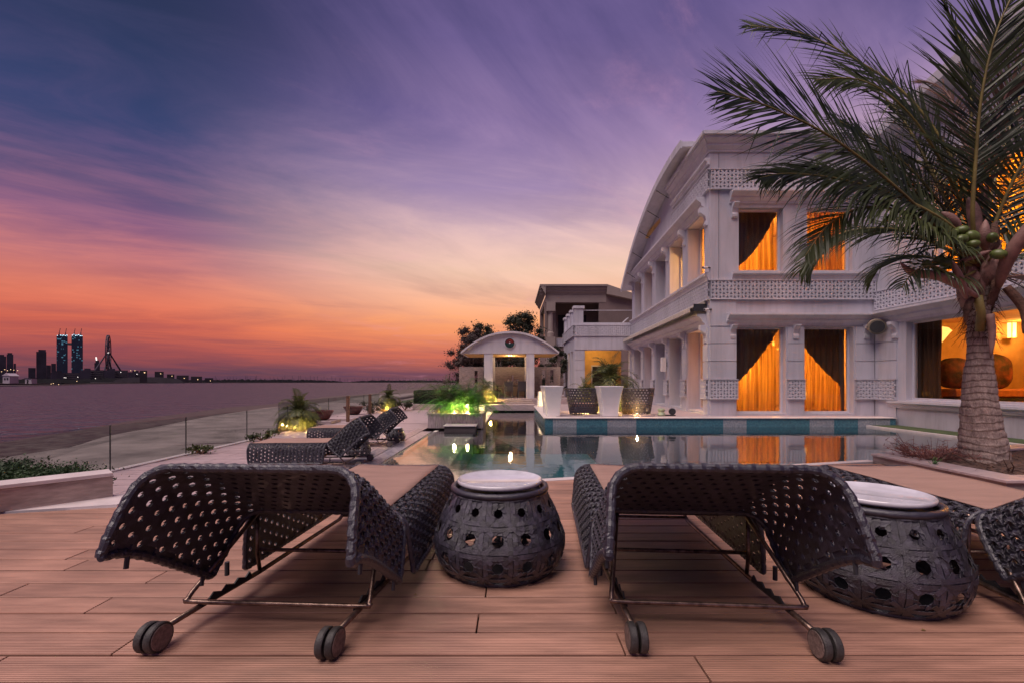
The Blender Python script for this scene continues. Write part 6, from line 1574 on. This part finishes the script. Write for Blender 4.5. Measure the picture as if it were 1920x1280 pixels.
# hedge on stone base
hg = thing('clipped_hedge', 'clipped rectangular hedge on a low stone base behind the pool terrace', 'hedge', (-4, 25.5, 0))
MB().box(-5.45, -2.3, 25.0, 26.6, .0, .33).build('stone_base', trav, hg, bevel=.01)
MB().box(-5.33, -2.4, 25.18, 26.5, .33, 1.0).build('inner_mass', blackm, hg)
b = MB(); r_ = random.Random(21)
for i in range(9000):
    fct = r_.random(); x = r_.uniform(-5.42, -2.3); y = r_.uniform(25.1, 26.55); z = r_.uniform(.33, 1.06)
    if fct < .45: y = 25.1+r_.uniform(-.03, .05)
    elif fct < .75: z = 1.06+r_.uniform(-.05, .025)
    else: x = -5.42+r_.uniform(-.03, .05)
    s = r_.uniform(.015, .035); n_ = Vector((r_.uniform(-1, 1), r_.uniform(-1, 1), r_.uniform(-1, 1))).normalized(); a = n_.orthogonal().normalized()*s; c = n_.cross(a).normalized()*s*.7; p = Vector((x, y, z)); b.f.append([b.P(p-a), b.P(p-c), b.P(p+a), b.P(p+c)])
b.build('foliage', hedgeleaf, hg, fix=False)
# bushes
def leafcloud(b, clumps, n, s0, s1, r):
    for i in range(n):
        c, R3 = clumps[r.randrange(len(clumps))]; d = Vector((r.gauss(0, 1), r.gauss(0, 1), r.gauss(0, 1))).normalized(); q = min(1.5, abs(r.gauss(0, .62))); p = Vector(c)+Vector((d.x*R3[0], d.y*R3[1], d.z*R3[2]))*q
        s = r.uniform(s0, s1); nn = (d+Vector((r.uniform(-.9, .9), r.uniform(-.9, .9), r.uniform(-.9, .9)))).normalized(); a = nn.orthogonal().normalized(); a = (a*math.cos(i)+nn.cross(a)*math.sin(i))*s; c2 = nn.cross(a).normalized()*s*.42; b.f.append([b.P(p-a), b.P(p-c2), b.P(p+a), b.P(p+c2)])
def bush(c, rad, n, label, m=hedgeleaf, seed=0, s=(.02, .045), name='leafy_bush', cat='bush', k=9, group=None):
    r = random.Random(seed); t = thing(name, label, cat, c, 0, group); cl = []
    for i in range(k): cl.append(((c[0]+r.uniform(-.7, .7)*rad[0], c[1]+r.uniform(-.7, .7)*rad[1], c[2]+rad[2]*r.uniform(.3, 1.1)), (rad[0]*.38, rad[1]*.38, rad[2]*.38)))
    b = MB(); leafcloud(b, cl, n, *s, r); b.build('foliage', m, t, fix=False)
    b = MB()
    for (q, _) in cl: b.tube([c, tuple(Vector(c).lerp(Vector(q), .6)+Vector((0, 0, .02))), q], [.018, .012, .006], 4, caps=False)
    b.build('stems', fibrem, t, fix=False); return t
bush((-5.35, 4.75, DECK-.05), (.85, .50, .25), 16000, 'dense dark green shrub filling the bed behind the low wall at the left', hedgeleaf, 2, (.012, .026), k=30, name='dense_shrub', cat='shrub')
bush((-6.65, 9.75, 0), (.32, .35, .15), 260, 'small sprig of leaves at the foot of the glass fence, nearer one', dateleaf, 3, (.03, .06), group='small plants along the glass fence')
bush((-6.50, 11.9, 0), (.42, .35, .24), 420, 'small leafy plant at the glass fence left of the terrace palm', dateleaf, 4, (.03, .06), group='small plants along the glass fence')
bush((-6.9, 22.5, 0), (.65, .8, .45), 2600, 'loose green bush between the right post and the farther palm', treeleaf, 5, (.02, .05))
bush((-5.85, 24.9, 0), (.6, .6, .40), 2200, 'low green bush right of the farther palm', treeleaf, 6, (.02, .05))
# trees behind the pavilion
def tree(c, H, rad, n, label, m, seed, s=(.05, .12), k=64, group='trees behind the pavilion', bot=.3):
    r = random.Random(seed); t = thing('broadleaf_tree', label, 'tree', c, 0, group); cl = []; top = Vector(c)+Vector((0, 0, H))
    MB().tube([c, tuple(Vector(c)+Vector((.1, 0, H*.3))), tuple(Vector(c)+Vector((-.05, 0, H*.62)))], [H*.03, H*.022, H*.012], 8).build('trunk', barkm, t, smooth=True)
    br = MB()
    for i in range(k):
        a = r.uniform(0, 6.28); f = r.uniform(bot, .96); w = math.sin(math.pi*min(1, (f-bot)/(1-bot)*.8+.2))**.7; q = r.uniform(.2, 1)
        p = (c[0]+rad*w*q*math.cos(a), c[1]+rad*w*q*math.sin(a), c[2]+H*f); rr = rad*r.uniform(.12, .28); cl.append((p, (rr, rr, rr*.75)))
        br.tube([(c[0], c[1], c[2]+H*f*.6), tuple(Vector((c[0], c[1], c[2]+H*f*.75)).lerp(Vector(p), .5)), p], [H*.010, H*.006, H*.002], 4, caps=False)
    br.build('branches', barkm, t, fix=False); b = MB(); leafcloud(b, cl, int(n*1.6), *s, r); b.build('crown', m, t, fix=False); return t
tree((-3.4, 36, 0), 5.9, 2.3, 15000, 'pinkish grey leafy tree left of the pavilion roof', treeleaf2, 1, (.045, .11), 80, bot=.12)
tree((-2.2, 37, 0), 6.3, 2.1, 12000, 'dark tree just behind the left slope of the pavilion roof', treeleaf, 2, (.05, .11), 64)
tree((.7, 38, 0), 7.35, 2.35, 13000, 'tall rounded tree rising above the pavilion roof', treeleaf, 3, (.06, .13), 80)
tree((-1.0, 34.5, 0), 3.9, 1.5, 7000, 'dark shrubby tree behind the screen wall', treeleaf, 4, (.05, .1), 22, bot=.1)
tree((1.6, 34.5, 0), 4.0, 1.6, 8000, 'dark green tree seen through the right pavilion opening', treeleaf, 5, (.05, .1), 24, bot=.1)
tree((3.6, 35.0, 0), 4.6, 1.3, 8000, 'dark green tree between the pavilion and the annex', treeleaf, 6, (.05, .1), 24, bot=.05)
# things on the sand beyond the fence
lamp_refl = None
# fallen leaves on the deck
b = MB()
for (x, y) in ((-1.55, 2.72), (-2.92, 4.0), (-.52, 2.45), (1.9, 2.1)):
    s = .012; b.f.append([b.P((x-s, y, DECK+.004)), b.P((x, y-s*.5, DECK+.006)), b.P((x+s, y, DECK+.004)), b.P((x, y+s*.5, DECK+.010))])
b.build('fallen_leaves', goldgrass, fix=False, kind='stuff')
